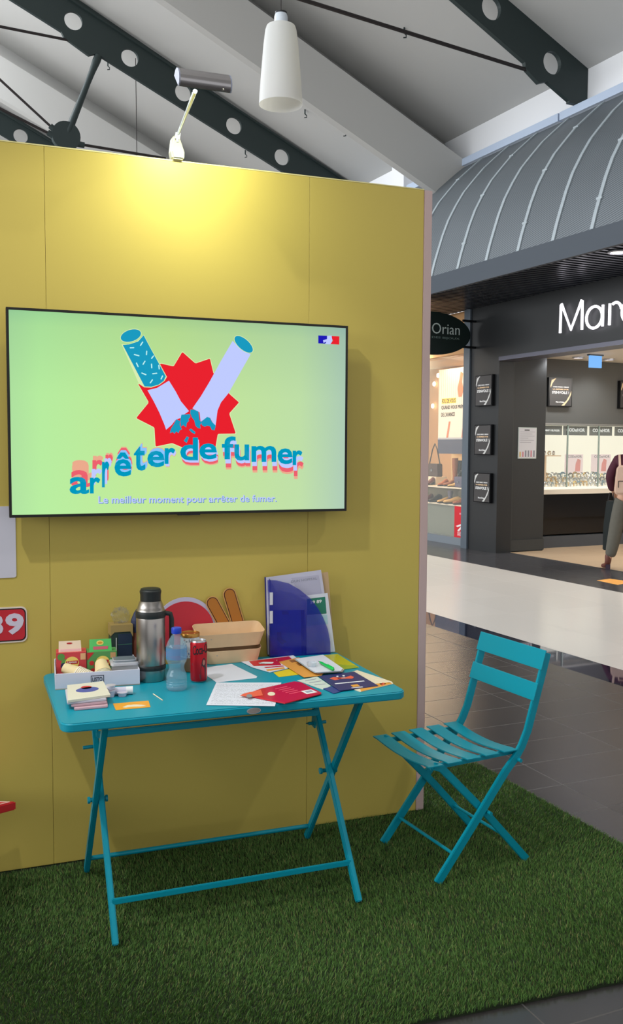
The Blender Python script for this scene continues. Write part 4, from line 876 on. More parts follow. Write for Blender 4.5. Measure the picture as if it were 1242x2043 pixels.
# wooden bark trays
wood = mat('poplar_wood', (224, 190, 148), rough=.65, noise=(25, .08))
def barktray(x0, x1, y0, y1, z0, h, lab, sl_=.012, tilt=0.0, fl=.012):
    t_ = thing('wooden_tray', lab, 'tray', ((x0+x1)/2, (y0+y1)/2, z0), tilt, 'thin poplar wood trays')
    hx, hy = (x1-x0)/2, (y1-y0)/2; n_ = 12
    def ring(k, z_): 
        e = k; return [(x, y, z_) for x, y in rrect(-hx+e, -hy+e*.5, hx-e, hy-e*.5, .022, 4)]
    outer0, outer1 = ring(fl, 0), ring(0, h); inner1, inner0 = ring(.0015, h), ring(fl+.0015, .0018)
    m_ = len(outer0); vs = outer0+outer1+inner1+inner0; fs = [tuple(range(m_))[::-1], tuple(range(3*m_, 4*m_))]
    for r_ in range(3):
        for k in range(m_): fs.append((r_*m_+k, r_*m_+(k+1) % m_, (r_+1)*m_+(k+1) % m_, (r_+1)*m_+k))
    # rims rise towards the back like thin bent wood
    vs = [(x, y, z_+(.012*(y/hy)*(z_ > h*.5) if True else 0)) for x, y, z_ in vs]
    mb = MB(); mb.add(vs, fs); mb.build('bent_side', wood, t_, smooth=True)
    mb = MB(); mb.box((-hx*.62, -hy+fl*.25-.0015, h*.5), (-hx*.58, -hy+fl*.25, h*.56)); mb.build('staple', stl, t_)
xl0, xl1 = at(409, 1310, 1, 3.22).x, at(523, 1305, 1, 3.22).x
barktray(xl0, xl1, 3.215, 3.300, TT+.0006, .060, 'lower of the two pale wooden trays beside the blue magazine file')
xu0, xu1 = at(393, 1270, 1, 3.21).x, at(530, 1262, 1, 3.21).x
barktray(xu0, xu1, 3.205, 3.305, TT+.0625, .062, 'upper pale wooden tray stacked on another beside the blue magazine file', fl=.018)
# cut-outs leaning on the wall
YC = 3.312
cc_ = at(369, 1253, 1, YC); rr_ = (at(430, 1253, 1, YC).x-at(308, 1253, 1, YC).x)/2
co = thing('round_cutout', 'red round cardboard cut-out with lilac rim leaning on the wall behind the flask', 'cut-out', (cc_.x, YC, TT))
def clipc(r_, n_=48): 
    return [(r_*math.cos(t_), max(cc_.z+r_*math.sin(t_), TT+.0006)) for t_ in [2*math.pi*k/n_ for k in range(n_)]]
mb = MB(); mb.slab([(x, 0, z_-TT) for x, z_ in clipc(rr_)], (0, .004, 0)); mb.build('rim_board', mat('rim_lilac', (196, 190, 214), rough=.6), co)
mb = MB(); mb.slab([(x-.002, -.0005, z_-TT-.012) for x, z_ in clipc(rr_*.97) if z_-TT-.012 > .001], (0, -.0012, 0)); mb.build('red_face', mat('cutout_red', (196, 44, 58), rough=.55), co)
sk = thing('stick_cutout', 'cut-out of two brown rounded sticks in a V above the wooden trays', 'cut-out', (at(455, 1240, 1, YC-.004).x, YC-.004, TT))
o0 = sk.location.copy()
def stick(pa, pb, hw, d, mi, mb):
    A_ = at(pa[0], pa[1], 1, YC-.004); B_ = at(pb[0], pb[1], 1, YC-.004); dd = (A_-B_).normalized(); nn = Vector((-dd.z, 0, dd.x)); pts = []
    for k in range(13):
        t_ = math.pi*k/12; pts.append(A_+nn*hw*math.cos(t_)+dd*hw*math.sin(t_))
    pts += [B_-nn*hw, B_+nn*hw]
    mb.slab([p-o0+Vector((0, -d, 0)) for p in pts], (0, -.0008, 0), mi)
px_ = .00168
for (pa, pb) in (((423.5, 1203), (459, 1268)), ((457.5, 1186), (480, 1262))):
    mb = MB(); stick(pa, pb, 15*px_, 0, 0, mb); stick(pa, pb, 13.0*px_, .0010, 1, mb); stick(pa, pb, 11.2*px_, .0020, 2, mb)
    mb.build('stick_shape', [mat('stick_border', (214, 160, 96)), mat('stick_line', (72, 34, 14)), mat('stick_brown', (178, 112, 38), rough=.5)], sk)
mb = MB(); A_ = at(440, 1275, 1, YC-.004)-o0; mb.box((A_.x-.02, -.001, .001), (A_.x+.05, .003, A_.z+.02)); mb.build('foot', MATS['stick_border'], sk)
# blue magazine file
f0 = Vector((1.071, 3.262, TT+.0005)); f1 = Vector((1.309, 3.240, TT+.0005)); fd = (f1-f0); fw_ = fd.length; frz = math.atan2(fd.y, fd.x)
mf = thing('magazine_file', 'translucent blue curved magazine file full of papers leaning by the wall', 'magazine file', f0, frz)
def ff(px, py, y=0.0):                         # photo point -> local (x, z) on the front panel plane
    nrm = Vector((-math.sin(frz), math.cos(frz), 0)); o_ = f0+nrm*y; d = _ray(px, py); t_ = (o_-CAM).dot(nrm)/d.dot(nrm); p = CAM+d*t_-f0
    return (p.x*math.cos(frz)+p.y*math.sin(frz), p.z)
arcp = [(533.5, 1157.4), (551, 1158), (576, 1164), (597.6, 1176.5), (618, 1193), (633, 1212), (644, 1231), (653.7, 1256), (658.5, 1280), (659, 1304)]
pts = [ff(*p) for p in arcp]; pts = [(x, max(z_, 0)) for x, z_ in pts]
blu = mat('blue_translucent', (26, 34, 160), rough=.18, alpha=.5, coat=.3); blo = mat('blue_solid', (24, 32, 130), rough=.3)
mb = MB(); mb.slab([(x, 0, z_) for x, z_ in pts]+[(pts[-1][0], 0, 0), (0, 0, 0)], (0, .0015, 0)); mb.build('front_panel', blu, mf)
mb = MB(); mb.slab([(x, .052, z_+.004) for x, z_ in pts]+[(pts[-1][0], .052, 0), (0, .052, 0)], (0, .0015, 0)); mb.build('rear_panel', blo, mf)
hs_ = pts[0][1]
mb = MB(); mb.slab([(0, .0015, 0), (0, .052, 0), (0, .052, hs_+.004), (0, .0015, hs_)], (.0015, 0, 0)); mb.build('spine', mat('spine_blue', (70, 76, 120), rough=.4), mf)
mb = MB(); mb.box((0, .0015, 0), (pts[-1][0], .052, .002)); mb.build('floor_panel', blo, mf)
mb = MB(); mb.box((-.0018, .004, hs_*.28), (-.0003, .046, hs_*.84)); mb.box((-.0018, -.0015, hs_*.44), (.010, -.0003, hs_*.60)); mb.box((-.0018, -.0015, hs_*.68), (.010, -.0003, hs_*.84)); mb.build('spine_label', mat('label_clip', (206, 208, 214), rough=.5), mf)
# contents: top-level papers inside the file
FM = Matrix.Translation(f0) @ Matrix.Rotation(frz, 4, 'Z')
def filed(pxs, y, name, label, cat, m, deco=(), mats=None, bottom=None):
    P = [ff(x, yy_, y) for x, yy_ in pxs]; P = [(x, max(z_, .003)) for x, z_ in P]
    mb = MB(); mb.slab([(x, y, z_) for x, z_ in P], (0, .0009, 0), 0)
    for dp, mi in deco: mb.slab([(x, y-.0002, max(z_, .003)) for x, z_ in [ff(*q_, y) for q_ in dp]], (0, -.0004, 0), mi)
    return mb, y
mb, y = filed([(540, 1218), (604, 1217), (605, 1306), (541, 1310)], .006, '', '', '', None, [([(600, 1217), (607, 1217), (608, 1306), (601, 1306)], 1), ([(562, 1219), (575, 1219), (576, 1226), (563, 1226)], 2), ([(552, 1262), (560, 1260), (562, 1274), (572, 1280), (562, 1286), (552, 1276)], 2)])
o = mb.build('booklet', [mat('booklet_blue', (70, 84, 200)), mat('booklet_edge', (40, 34, 50)), mat('booklet_mark', (84, 66, 70))]); o.matrix_world = FM; tag(o, 'booklet seen through the blue front of the magazine file', 'booklet')
mb, y = filed([(611, 1188), (653, 1183), (668, 1300), (611, 1304)], .012, '', '', '', None, [([(612, 1195), (648, 1190.5), (651, 1224), (612, 1227)], 1), ([(612, 1228), (652, 1226), (654, 1245), (612, 1249)], 3)])
fit_text(mb, '39 89', [(*[(lambda q_: (q_[0], .0112, q_[1]))(ff(618, 1205.5, .012))],)[0], (*[(lambda q_: (q_[0], .0112, q_[1]))(ff(641, 1202.5, .012))],)[0], (*[(lambda q_: (q_[0], .0112, q_[1]))(ff(618, 1199, .012))],)[0]], (0, -.0003, 0), 2, .03)
o = mb.build('green_flyer', [paper, grn, whi, mat('flyer_mint', (176, 210, 214))]); o.matrix_world = FM; tag(o, 'white flyer with green 39 89 header in the blue file', 'flyer')
mb, y = filed([(530, 1152), (640, 1137), (664, 1298), (534, 1306)], .024, '', '', '', None, [([(580, 1153), (635, 1147), (641, 1185), (600, 1190)], 1)])
o = mb.build('document', [mat('doc_lilac', (196, 194, 212), rough=.5), mat('doc_lilac2', (180, 178, 198), rough=.5), inkl]); o.matrix_world = FM; tag(o, 'tall lilac white document with faint title standing out of the blue file', 'document')
y = .0232; q1, q2_, q3 = ff(580, 1163, y), ff(632, 1156, y), ff(580, 1158, y)
mb = MB(); fit_text(mb, "D'UN HOPITAL", [(q1[0], y, q1[1]), (q2_[0], y, q2_[1]), (q3[0], y, q3[1])], (0, -.0003, 0), 0, .005); t2 = mb.build('title_line', inkl, o)
mb, y = filed([(600, 1148), (654, 1141), (667, 1298), (602, 1302)], .034, '', '', '', None)
o = mb.build('plastic_sleeve', mat('sleeve_tan', (214, 180, 150), rough=.3, alpha=.5)); o.matrix_world = FM; tag(o, 'tan see-through sleeve behind the document in the blue file', 'sleeve')
# ------------------------------------------------------------------ shop fronts (building frame)
XF = 8.12
def box_u(name, a_, b2_, m, **k):
    mb = MB(); mb.box(a_, b2_); return S(name, mb, m, **k)
box_u('wall_sign_band', (XF, 4.0, 2.76), (XF+.30, 11.50, 3.56), m_black)
box_u('trim_6', (XF-.03, 4.0, 2.72), (XF+.30, 10.70, 2.775), mat('band_ledge', (92, 92, 104), rough=.35, metal=.4))
box_u('wall_pillar', (XF, 10.72, ZF), (XF+.26, 11.40, 2.76), m_black)
box_u('trim_7', (XF-.03, 11.40, ZF), (XF+.10, 11.55, 3.56), m_greycol)
box_u('wall_jamb', (XF+.26, 10.76, ZF), (9.0, 11.05, 2.84), mat('black_boards', (40, 42, 43), rough=.5))
mb = MB(); mb.box((XF+.26, 10.735, .0), (9.0, 10.762, .16)); mb.box((8.395, 10.74, ZF), (8.41, 10.76, 2.76)); S('baseboard_jamb', mb, mat('baseboard_dark', (50, 52, 52), rough=.5))
m_gwall = mat('grey_shop_wall', (92, 93, 91), rough=.8)
mb = MB(); mb.box((9.0, 11.12, 1.86), (15, 11.3, 2.86)); mb.box((9.0, 11.45, ZF), (15, 11.55, 1.9)); S('wall_shop_back', mb, m_gwall)
mb = MB(); mb.box((XF+.30, 2, 2.84), (15, 11.3, 2.92)); mb.box((8.3, 11.3, 3.1), (15, 20, 3.2)); S('ceiling_shop', mb, mat('shop_ceiling_white', (226, 222, 214), rough=.9))
mb = MB(); mb.box((14.9, 2, ZF), (15, 20, 3.2)); S('wall_shop_side', mb, m_gwall)
for px, py, lab in ((1100, 704, 'leftmost downlight in the jewellery shop ceiling'), (1146, 708, 'middle downlight in the jewellery shop ceiling'), (1196, 713, 'right downlight in the jewellery shop ceiling under the blue sign')):
    p = atU(px, py+5, 2, 2.84); downlight((p.x, min(p.y, 10.7), 2.838), lab, .07, 28, 'jewellery shop downlights')
area('shop_interior_lamp', UW((11.0, 8.0, 2.78)), UW((11.0, 8.4, 0)), 4, 3, 270, (1, .96, .88))

# tube letters on the sign band
ZB, ZH = 2.965, 3.33
lit = _glow('lit_letter', (250, 246, 255), 2.6)
lt = thing('lit_sign', 'glowing white tube letters on the black band above the shop entrance', 'sign', UW((XF, 9.4, ZB)), BA)
def tl(name, strokes, r=.017):
    mb = MB()
    for st in strokes: mb.tube([(XF-.055, y, z) for y, z in st], r, 10)
    o = mb.build(name, lit, lt, smooth=True); o.location = (-XF, -9.4, -ZB)
def arc(cy, cz, ry, rz, a0, a1, n=18): return [(cy-ry*math.cos(math.radians(a0+(a1-a0)*k/n)), cz+rz*math.sin(math.radians(a0+(a1-a0)*k/n))) for k in range(n+1)]
tl('letter_m', [[(9.40, ZB), (9.395, ZH-.01), (9.385, ZH), (9.20, ZB+.02), (9.015, ZH), (9.005, ZH-.01), (9.00, ZB)]])
tl('letter_a', [arc(8.79, ZB+.125, .135, .13, 0, 360, 28), [(8.645, ZB+.255), (8.645, ZB)]])
tl('letter_r', [[(8.53, ZB), (8.53, ZB+.255)], arc(8.435, ZB+.155, .095, .10, 10, 120, 10)])
tl('letter_c', [arc(8.20, ZB+.125, .13, .13, 45, 315, 22)])
tl('letter_o', [arc(7.60, ZB+.18, .19, .19, 0, 360, 30)])
tl('letter_r', [[(7.33, ZB), (7.33, ZB+.255)], arc(7.24, ZB+.155, .095, .10, 10, 120, 10)])
tl('letter_i', [[(7.08, ZB), (7.08, ZB+.255)]]); tl('letter_a', [arc(6.87, ZB+.125, .135, .13, 0, 360, 28), [(6.73, ZB+.255), (6.73, ZB)]])
tl('letter_n', [[(6.62, ZB), (6.62, ZB+.255)], arc(6.51, ZB+.145, .11, .11, 0, 180, 14)+[(6.40, ZB)]])

# blade sign
ec = (7.36, 11.30, 3.125)
bs = thing('blade_sign', 'black oval hanging shop sign with thin silver letters beside the pillar', 'sign', UW(ec), BA)
mb = MB(); mb.slab([(x, -.03, z) for x, z in circ(0, 0, .655, 48, .305)], (0, .06, 0)); mb.build('oval_panel', mat('oval_black', (20, 34, 32), rough=.35), bs, bevel=.01)
mb = MB(); yy = -.032; fit_text(mb, 'Orian', [(-.02, yy, -.005), (.455, yy, -.005), (-.02, yy, .145)], (0, -.004, 0), 0, -.008)
o = mb.build('name_lettering', mat('silver_letter', (190, 205, 205), rough=.4), bs)
mb = MB(); fit_text(mb, 'Marc', [(-.52, yy, -.005), (-.08, yy, -.005), (-.52, yy, .135)], (0, -.004, 0), 0, -.008); mb.build('name_lettering', MATS['silver_letter'], bs)
mb = MB(); fit_text(mb, 'PLUS QUE DES BIJOUX', [(-.45, yy, -.08), (.455, yy, -.08), (-.45, yy, -.045)], (0, -.003, 0)); mb.build('tagline', mat('dim_letter', (110, 130, 128), rough=.5), bs)
for z in (.235, -.185):
    mb = MB(); mb.tube([(.53 if z > 0 else .53, 0, z*.9), (.80, 0, z*.9)], .018, 8); mb.build('bracket', m_blackg, bs)

# posters
def poster(corners, nrm, label, warm=False, gold=False, frame_d=.05, grp=None):
    """corners: lower left, lower right, upper left in building frame"""
    A, B3, D = [Vector(c) for c in corners]; X = B3-A; Y = D-A; nv = Vector(nrm)
    t_ = thing('poster', label, 'poster', UW(A), BA, grp)
    def q(u, v, d=0): return X*u+Y*v+nv*d
    mb = MB(); mb.slab([q(0, 0), q(1, 0), q(1, 1), q(0, 1)], nv*frame_d); mb.build('frame', m_blackg, t_)
    f = frame_d+.002
    mb = MB(); mb.slab([q(.04, .03, f-.002), q(.96, .03, f-.002), q(.96, .97, f-.002), q(.04, .97, f-.002)], nv*.003, 0)
    rb = [(.05, .70), (.10, .90), (.24, .965), (.30, .965), (.24, .92), (.14, .80), (.07, .64)]
    mb.slab([q(u, v, f+.001) for u, v in rb], nv*.002, 1)
    rb = [(.95, .55), (.95, .44), (.86, .26), (.66, .035), (.54, .035), (.76, .22), (.88, .40)]
    mb.slab([q(u, v, f+.001) for u, v in rb], nv*.002, 1)
    for s_, u0_, u1_, v0, v1, mi in (("CHEZ MARC ORIAN", .16, .84, .655, .70, 2), ("LA REPRISE D'OR", .16, .84, .575, .62, 3), ("S'ENVOLE !", .13, .86, .44, .535, 2), ("MarcOrian", .30, .66, .13, .185, 2)):
        fit_text(mb, s_, [q(u0_, v0, f+.001), q(u1_, v0, f+.001), q(u0_, v1, f+.001)], nv*.002, mi, .03, res=2)
    mb.build('print', [mat('poster_grey', (70, 68, 68), rough=.25), mat('ribbon_gold' if gold else 'ribbon_silver', (226, 200, 160) if gold else (196, 196, 194), rough=.3), mat('print_white', (214, 214, 214)), mat('print_warm', (224, 190, 150))], t_)
xp = XF
for z0, z1, lab in ((2.095, 2.54, 'dark glossy poster with silver ribbon, topmost of the three on the black pillar'), (1.392, 1.828, 'dark glossy poster on the black pillar, middle of the three'), (.70, 1.13, 'dark glossy poster, lowest of the three on the black pillar')):
    poster([(xp, 11.215, z0), (xp, 10.815, z0), (xp, 11.215, z1)], (-1, 0, 0), lab, grp=None)
poster([(9.31, 11.12, 2.125), (9.76, 11.12, 2.125), (9.31, 11.12, 2.56)], (0, -1, 0), 'framed poster with gold ribbon on the grey wall inside the jewellery shop', gold=True)
poster([(10.72, 11.12, 2.125), (11.17, 11.12, 2.125), (10.72, 11.12, 2.56)], (0, -1, 0), 'framed poster at the right frame edge above the lit display', gold=True)
nt_ = thing('notice', 'white printed notice in a frame on the black boards beside the shop entrance', 'notice', UW((8.50, 10.76, 1.34)), BA)
mb = MB(); mb.box((0, -.012, 0), (.335, 0, .452)); mb.build('frame', mat('notice_frame', (190, 200, 196), rough=.4), nt_, bevel=.003)
mb = MB(); mb.box((.012, -.014, .012), (.323, -.012, .44), 0)
mb.box((.11, -.0155, .405), (.20, -.014, .42), 1)
for k in range(6): mb.box((.03, -.0155, .385-.03*k), (.03+(.27, .22, .26, .15, .25, .2)[k], -.014, .389-.03*k), 2)
for k in range(6): mb.box((.025+.05*k, -.0155, .025), (.05+.05*k, -.014, .10+.02*(k > 1)), (3, 4, 2, 2, 4, 2)[k])
mb.build('print', [mat('paper_white', (206, 206, 212), rough=.7), m_black, mat('ink_grey', (130, 130, 140)), mat('ink_gold', (196, 170, 100)), mat('ink_rose', (196, 130, 140))], nt_)
# hanging blue sign
p = atU(1187, 709, 1, 10.3)
hs = thing('hanging_sign', 'small blue lit sign hanging from the jewellery shop ceiling', 'sign', UW((p.x, 10.3, 2.69)), BA)
mb = MB(); mb.box((-.11, -.015, -.04), (.11, .015, .13)); mb.build('panel', _glow('blue_sign', (120, 180, 245), 1.1), hs); mb = MB(); mb.box((-.13, -.03, .13), (.13, .03, .148)); mb.build('mount', m_greycol, hs)

# display cases
dc = thing('display_cabinet', 'long lit glass jewellery cabinet on a black base inside the shop', 'display cabinet', UW((9.0, 11.0, ZF)), BA)
def dcb(mb, name, m, **k):
    o = mb.build(name, m, dc, **k); o.location = (-9.0, -11.0, -ZF); return o
lb_m = _glow('lightbox_cream', (246, 240, 216), 1.05)
mb = MB(); mb.box((9.0, 11.40, .93), (13.5, 11.44, 1.85)); dcb(mb, 'lit_back', lb_m)
mb = MB(); mb.box((9.0, 11.02, .87), (13.5, 11.42, .905)); dcb(mb, 'lit_shelf', _glow('shelf_glow', (255, 246, 226), 1.15))
mb = MB(); mb.box((9.0, 10.96, .80), (13.5, 11.04, .868)); mb2 = MB(); mb2.box((9.37, 11.13, .905), (13.4, 11.215, .966)); mb2.box((9.37, 11.215, .905), (13.4, 11.31, 1.028)); dcb(mb2, 'display_step', mat('step_cream', (240, 234, 220), rough=.5)); dcb(mb, 'front_edge', mat('edge_cream', (214, 206, 192), rough=.4))
mb = MB(); mb.box((9.0, 10.98, .44), (13.5, 11.38, .80)); mb.box((9.0, 11.05, .18), (13.5, 11.38, .44)); dcb(mb, 'base', [m_blackg], bevel=.004)
mb = MB(); mb.box((9.0, 10.99, ZF), (13.5, 11.38, .16)); dcb(mb, 'plinth', mat('plinth_grey', (66, 70, 76), rough=.4))
mb = MB(); mb.box((9.0, 11.0, 1.845), (13.5, 11.04, 1.87)); dcb(mb, 'top_rail', mat('rail_grey', (150, 150, 146), rough=.3, metal=.5))
mg = mat('clear_glass', (235, 245, 240), rough=.02, alpha=.10, spec=.5)
for k in range(6):
    x = 9.0+.62*k; mb = MB(); mb.box((x+.04, 11.015, .92), (x+.62, 11.021, 1.845)); dcb(mb, 'glass_door', mg)
    mb = MB(); mb.box((x+.02, 11.01, .90), (x+.04, 11.03, 1.85)); dcb(mb, 'mullion', mat('glass_edge', (150, 166, 160), rough=.2))
for x0, x1, s_, rr_ in ((9.0, 9.30, '', 0), (9.392, 9.85, 'TOMMY HILFIGER', 1), (9.888, 10.36, 'CODxHOR', 0), (10.42, 10.88, 'CODxHOR', 0), (10.95, 11.4, 'CODxHOR', 0)):
    mb = MB(); mb.box((x0, 11.38, 1.70), (x1, 11.40, 1.845), 0)
    if s_: fit_text(mb, s_, [(x0+.05, 11.379, 1.755), (x1-.05, 11.379, 1.755), (x0+.05, 11.379, 1.755+(.03 if rr_ else .055))], (0, -.003, 0), 1, .03, res=2)
    dcb(mb, 'header_board', [m_black, _glow('header_white', (235, 235, 230), .8)])
for x0, x1 in ((9.92, 10.28), (10.46, 10.86), (11.0, 11.3)):
    mb = MB(); mb.box((x0, 11.37, 1.10), (x1, 11.385, 1.40), 0); fit_text(mb, 'CODxHOR', [(x0+.05, 11.369, 1.345), (x1-.03, 11.369, 1.345), (x0+.05, 11.369, 1.385)], (0, -.003, 0), 1, .005, res=2)
    mb.slab([(x0+.20, 11.369, 1.13), (x0+.30, 11.369, 1.13), (x0+.31, 11.369, 1.31), (x0+.25, 11.369, 1.33), (x0+.21, 11.369, 1.25)], (0, -.002, 0), 2)
    dcb(mb, 'showcard', [_glow('card_pink', (240, 214, 208), .9), m_greycol, mat('card_red', (220, 130, 128))])
# jewellery: each watch or bracelet is a thing
JW = [mat('watch_silver', (190, 196, 200), rough=.2, metal=.9), mat('watch_gold', (214, 176, 96), rough=.25, metal=.9), mat('watch_black', (40, 40, 44), rough=.3), mat('watch_blue', (90, 130, 150), rough=.3), mat('watch_brown', (120, 72, 48), rough=.5)]
random.seed(11); jk = 0
def watch(x, y, z, s, m, lab, grp):
    t_ = thing('watch', lab, 'watch', UW((x, y, z)), BA+random.uniform(-.5, .5), grp)
    mb = MB(); mb.tube([(s*.45*math.cos(a_), s*.25*math.sin(a_), s*(.75+.42*math.sin(a_*1)*0)) for a_ in [0]]*1+[(s*.42*math.cos(k*math.pi/5), 0, s*.55+s*.5*math.sin(k*math.pi/5)) for k in range(1, 11)], s*.13, 6); st_ = mb.build('strap', m, t_, smooth=True)
    mb = MB(); mb.lathe([(s*.26, -s*.2), (s*.26, -s*.12), (s*.2, -s*.10), (.0001, -s*.10)], n=12, c=(0, 0, s*.9), M=Matrix.Rotation(math.pi/2, 3, 'X').to_4x4()); mb.build('dial', JW[0], st_)
    mb = MB(); mb.lathe([(s*.42, 0), (s*.3, s*.14), (s*.16, s*.5)], n=10); mb.build('stand', mat('stand_cream', (240, 232, 214), rough=.5), t_)
for k in range(84):
    x = 9.22+(k % 28)*.072+random.uniform(-.02, .02); row = k//28; y = 11.08+.09*row; s = random.uniform(.062, .088); 
    if x > 11.2: continue
    watch(x, y, .906+(.062*row), s, JW[random.choice((0, 0, 0, 1, 1, 2, 3))], 'small watch on a cream stand on the lit cabinet shelf', 'watches on the lit cabinet shelf')
for k in range(5):
    watch(9.20+.085*k, 11.2, 1.385, .06, JW[random.choice((0, 1, 4))], 'small watch on the raised block at the left end of the cabinet', 'watches on the raised block')
mb = MB(); mb.box((9.02, 11.15, .905), (9.36, 11.30, 1.37)); mb.box((9.0, 11.12, 1.37), (9.62, 11.32, 1.385)); dcb(mb, 'raised_block', mat('block_tan', (214, 180, 140), rough=.6))

# shoe shop window
m_gl = mat('shop_glass', (225, 232, 230), rough=.03, alpha=.08, spec=.6)
XG = 8.30
mb = MB(); mb.box((XG, 11.56, .1), (XG+.012, 17.0, 3.5)); S('window_1', mb, m_gl)
mb = MB(); mb.box((XG-.06, 11.55, ZF), (XG+.06, 17, .10)); S('trim_8', mb, mat('sill_grey', (120, 128, 136), rough=.4))
mb = MB(); mb.box((XG-.03, 11.56, 2.93), (XG+.25, 17, 3.56)); S('wall_shoe_band', mb, mat('warm_header', (206, 160, 112), rough=.7))
mb = MB(); mb.box((10.6, 11.56, ZF), (10.7, 18, 3.1)); mb.box((9.0, 17.9, ZF), (10.6, 18, 3.1)); S('wall_shoe_back', mb, mat('warm_wall', (204, 158, 112), rough=.8))
area('shoe_window_lamp', UW((8.75, 13.0, 3.05)), UW((8.9, 13.0, 0)), .5, 3.0, 90, (1, .78, .52))
area('shoe_shop_lamp', UW((9.8, 14.6, 3.05)), UW((9.9, 14.6, 0)), 1.2, 4, 110, (1, .76, .50))
for px, py in ((874, 749), (866, 766), (863, 810)):
    p = atU(px, py, 0, 10.55); mb = MB(); mb.lathe([(.05, 0), (.04, .02), (.0001, .03)], n=14, M=Matrix.Rotation(-math.pi/2, 3, 'Y').to_4x4()); o = mb.build('wall_lamp', _glow('warm_bulb', (255, 236, 200), 5), loc=UW(p), rz=BA)
    tag(o, 'small warm round lamp seen through the shoe shop glass', 'lamp', 'warm lamps in the shoe shop')
# fixtures
sh = thing('window_shelving', 'two tier pale display shelving in the shoe shop window', 'shelving', UW((8.45, 12.0, ZF)), BA)
def shb(mb, name, m, **k): o = mb.build(name, m, sh, **k); o.location = (-8.45, -12.0, -ZF); return o
m_shelf = mat('shelf_cream', (232, 214, 186), rough=.4)
mb = MB(); mb.box((8.45, 11.7, .84), (8.95, 15.2, .862)); shb(mb, 'shelf', m_shelf)
mb = MB(); mb.box((8.42, 11.7, .570), (8.95, 15.2, .592)); shb(mb, 'shelf', m_shelf)
mb = MB(); mb.box((8.72, 11.7, .592), (8.74, 15.2, .84)); shb(mb, 'riser', mat('riser_olive', (120, 112, 92), rough=.7))
mb = MB(); mb.box((8.46, 11.7, ZF), (8.48, 15.2, .57)); shb(mb, 'front_panel', mat('panel_olive', (128, 128, 112), rough=.6))
XPp = 9.0
pp = [atU(x, y, 0, XPp) for x, y in ((874, 903), (930, 903), (876, 740), (934, 722))]
yL, yR = 13.56, 12.70
pw = thing('window_poster', 'large hanging poster with yellow and black slogan behind the shoe shop glass', 'poster', UW((XPp, yL, 1.39)), BA)
def q2(u, v, d=0): return Vector((-d, -(yL-yR)*u, (2.83-1.39)*v))
mb = MB(); mb.slab([q2(0, 0), q2(1, 0), q2(1, 1), q2(0, 1)], (-.01, 0, 0), 0)
mb.slab([q2(0, .0, .011), q2(1, .0, .011), q2(1, .17, .011), q2(0, .17, .011)], (-.003, 0, 0), 3)
mb.slab([q2(0, .17, .011), q2(1, .17, .011), q2(1, .19, .011), q2(0, .19, .011)], (-.003, 0, 0), 4)
for k in range(14): mb.slab([q2(.03+.07*k, .55, .011), q2(.036+.07*k, .55, .011), q2(.036+.07*k, 1, .011), q2(.03+.07*k, 1, .011)], (-.001, 0, 0), 5)
mb.slab([q2(.12, .595, .012), q2(.62, .595, .012), q2(.62, .655, .012), q2(.12, .655, .012)], (-.001, 0, 0), 1)
fit_text(mb, 'FOU DE VOUS', [q2(.13, .60, .0135), q2(.60, .60, .0135), q2(.13, .65, .0135)], (-.001, 0, 0), 2, .02, res=2)
fit_text(mb, 'QUAND VOUS PRENEZ', [q2(.11, .52, .0135), q2(.98, .52, .0135), q2(.11, .57, .0135)], (-.001, 0, 0), 2, .02, res=2)
fit_text(mb, "DE L'AVANCE", [q2(.11, .44, .0135), q2(.58, .44, .0135), q2(.11, .49, .0135)], (-.001, 0, 0), 2, .02, res=2)
mb.slab([q2(.70, .66, .013), q2(.80, .66, .013), q2(.86, .74, .013), q2(.80, .84, .013), q2(.84, .93, .013), q2(.76, .95, .013), q2(.72, .86, .013), q2(.66, .76, .013)], (-.002, 0, 0), 6)
mb.slab([q2(.30, .19, .013), q2(.36, .19, .013), q2(.44, .38, .013), q2(.38, .38, .013)], (-.002, 0, 0), 6)
mb.slab([q2(.82, .19, .013), q2(.88, .19, .013), q2(.90, .30, .013), q2(.85, .30, .013)], (-.002, 0, 0), 6)
mb.build('print', [mat('poster_cream', (226, 214, 196)), mat('slogan_yellow', (240, 205, 60)), mat('slogan_black', (40, 34, 30)), mat('print_navy', (72, 74, 92)), mat('print_pale', (170, 168, 170)), mat('print_line', (190, 172, 156)), mat('print_skin', (206, 120, 84))], pw)
# red sticker with bow
p0 = atU(905, 1084, 0, XG-.004); p1 = atU(921, 1011, 0, XG-.004)
rs = thing('window_sticker', 'tall red sticker with white bow on the shoe shop glass', 'sticker', UW((XG-.001, p0.y, .10)), BA)
hh = p1.z-.10; ww = p0.y-11.58
mb = MB(); qs = lambda u, v, d=0: Vector((-d, -ww*u, hh*v))
mb.slab([qs(0, 0), qs(1, 0), qs(1, 1), qs(0, 1)], (-.003, 0, 0), 0)
for L in ([(.1, .36), (.45, .45), (.5, .40), (.2, .33)], [(.9, .36), (.55, .45), (.5, .40), (.8, .33)], [(.5, .42), (.2, .22), (.3, .20), (.55, .38)], [(.5, .42), (.9, .22), (.8, .20), (.45, .38)]): mb.slab([qs(u, v, .003) for u, v in L], (-.002, 0, 0), 1)
for k in range(5): mb.slab([qs(.2, .06+.028*k, .003), qs(.85, .06+.028*k, .003), qs(.85, .07+.028*k, .003), qs(.2, .07+.028*k, .003)], (-.001, 0, 0), 1)
mb.slab([qs(.3, .74, .003), qs(.8, .74, .003), qs(.8, .80, .003), qs(.3, .80, .003)], (-.001, 0, 0), 2)
mb.build('print', [mat('sticker_red', (200, 36, 48), rough=.4), mat('sticker_white', (235, 225, 225)), mat('sticker_pink', (220, 130, 140))], rs)

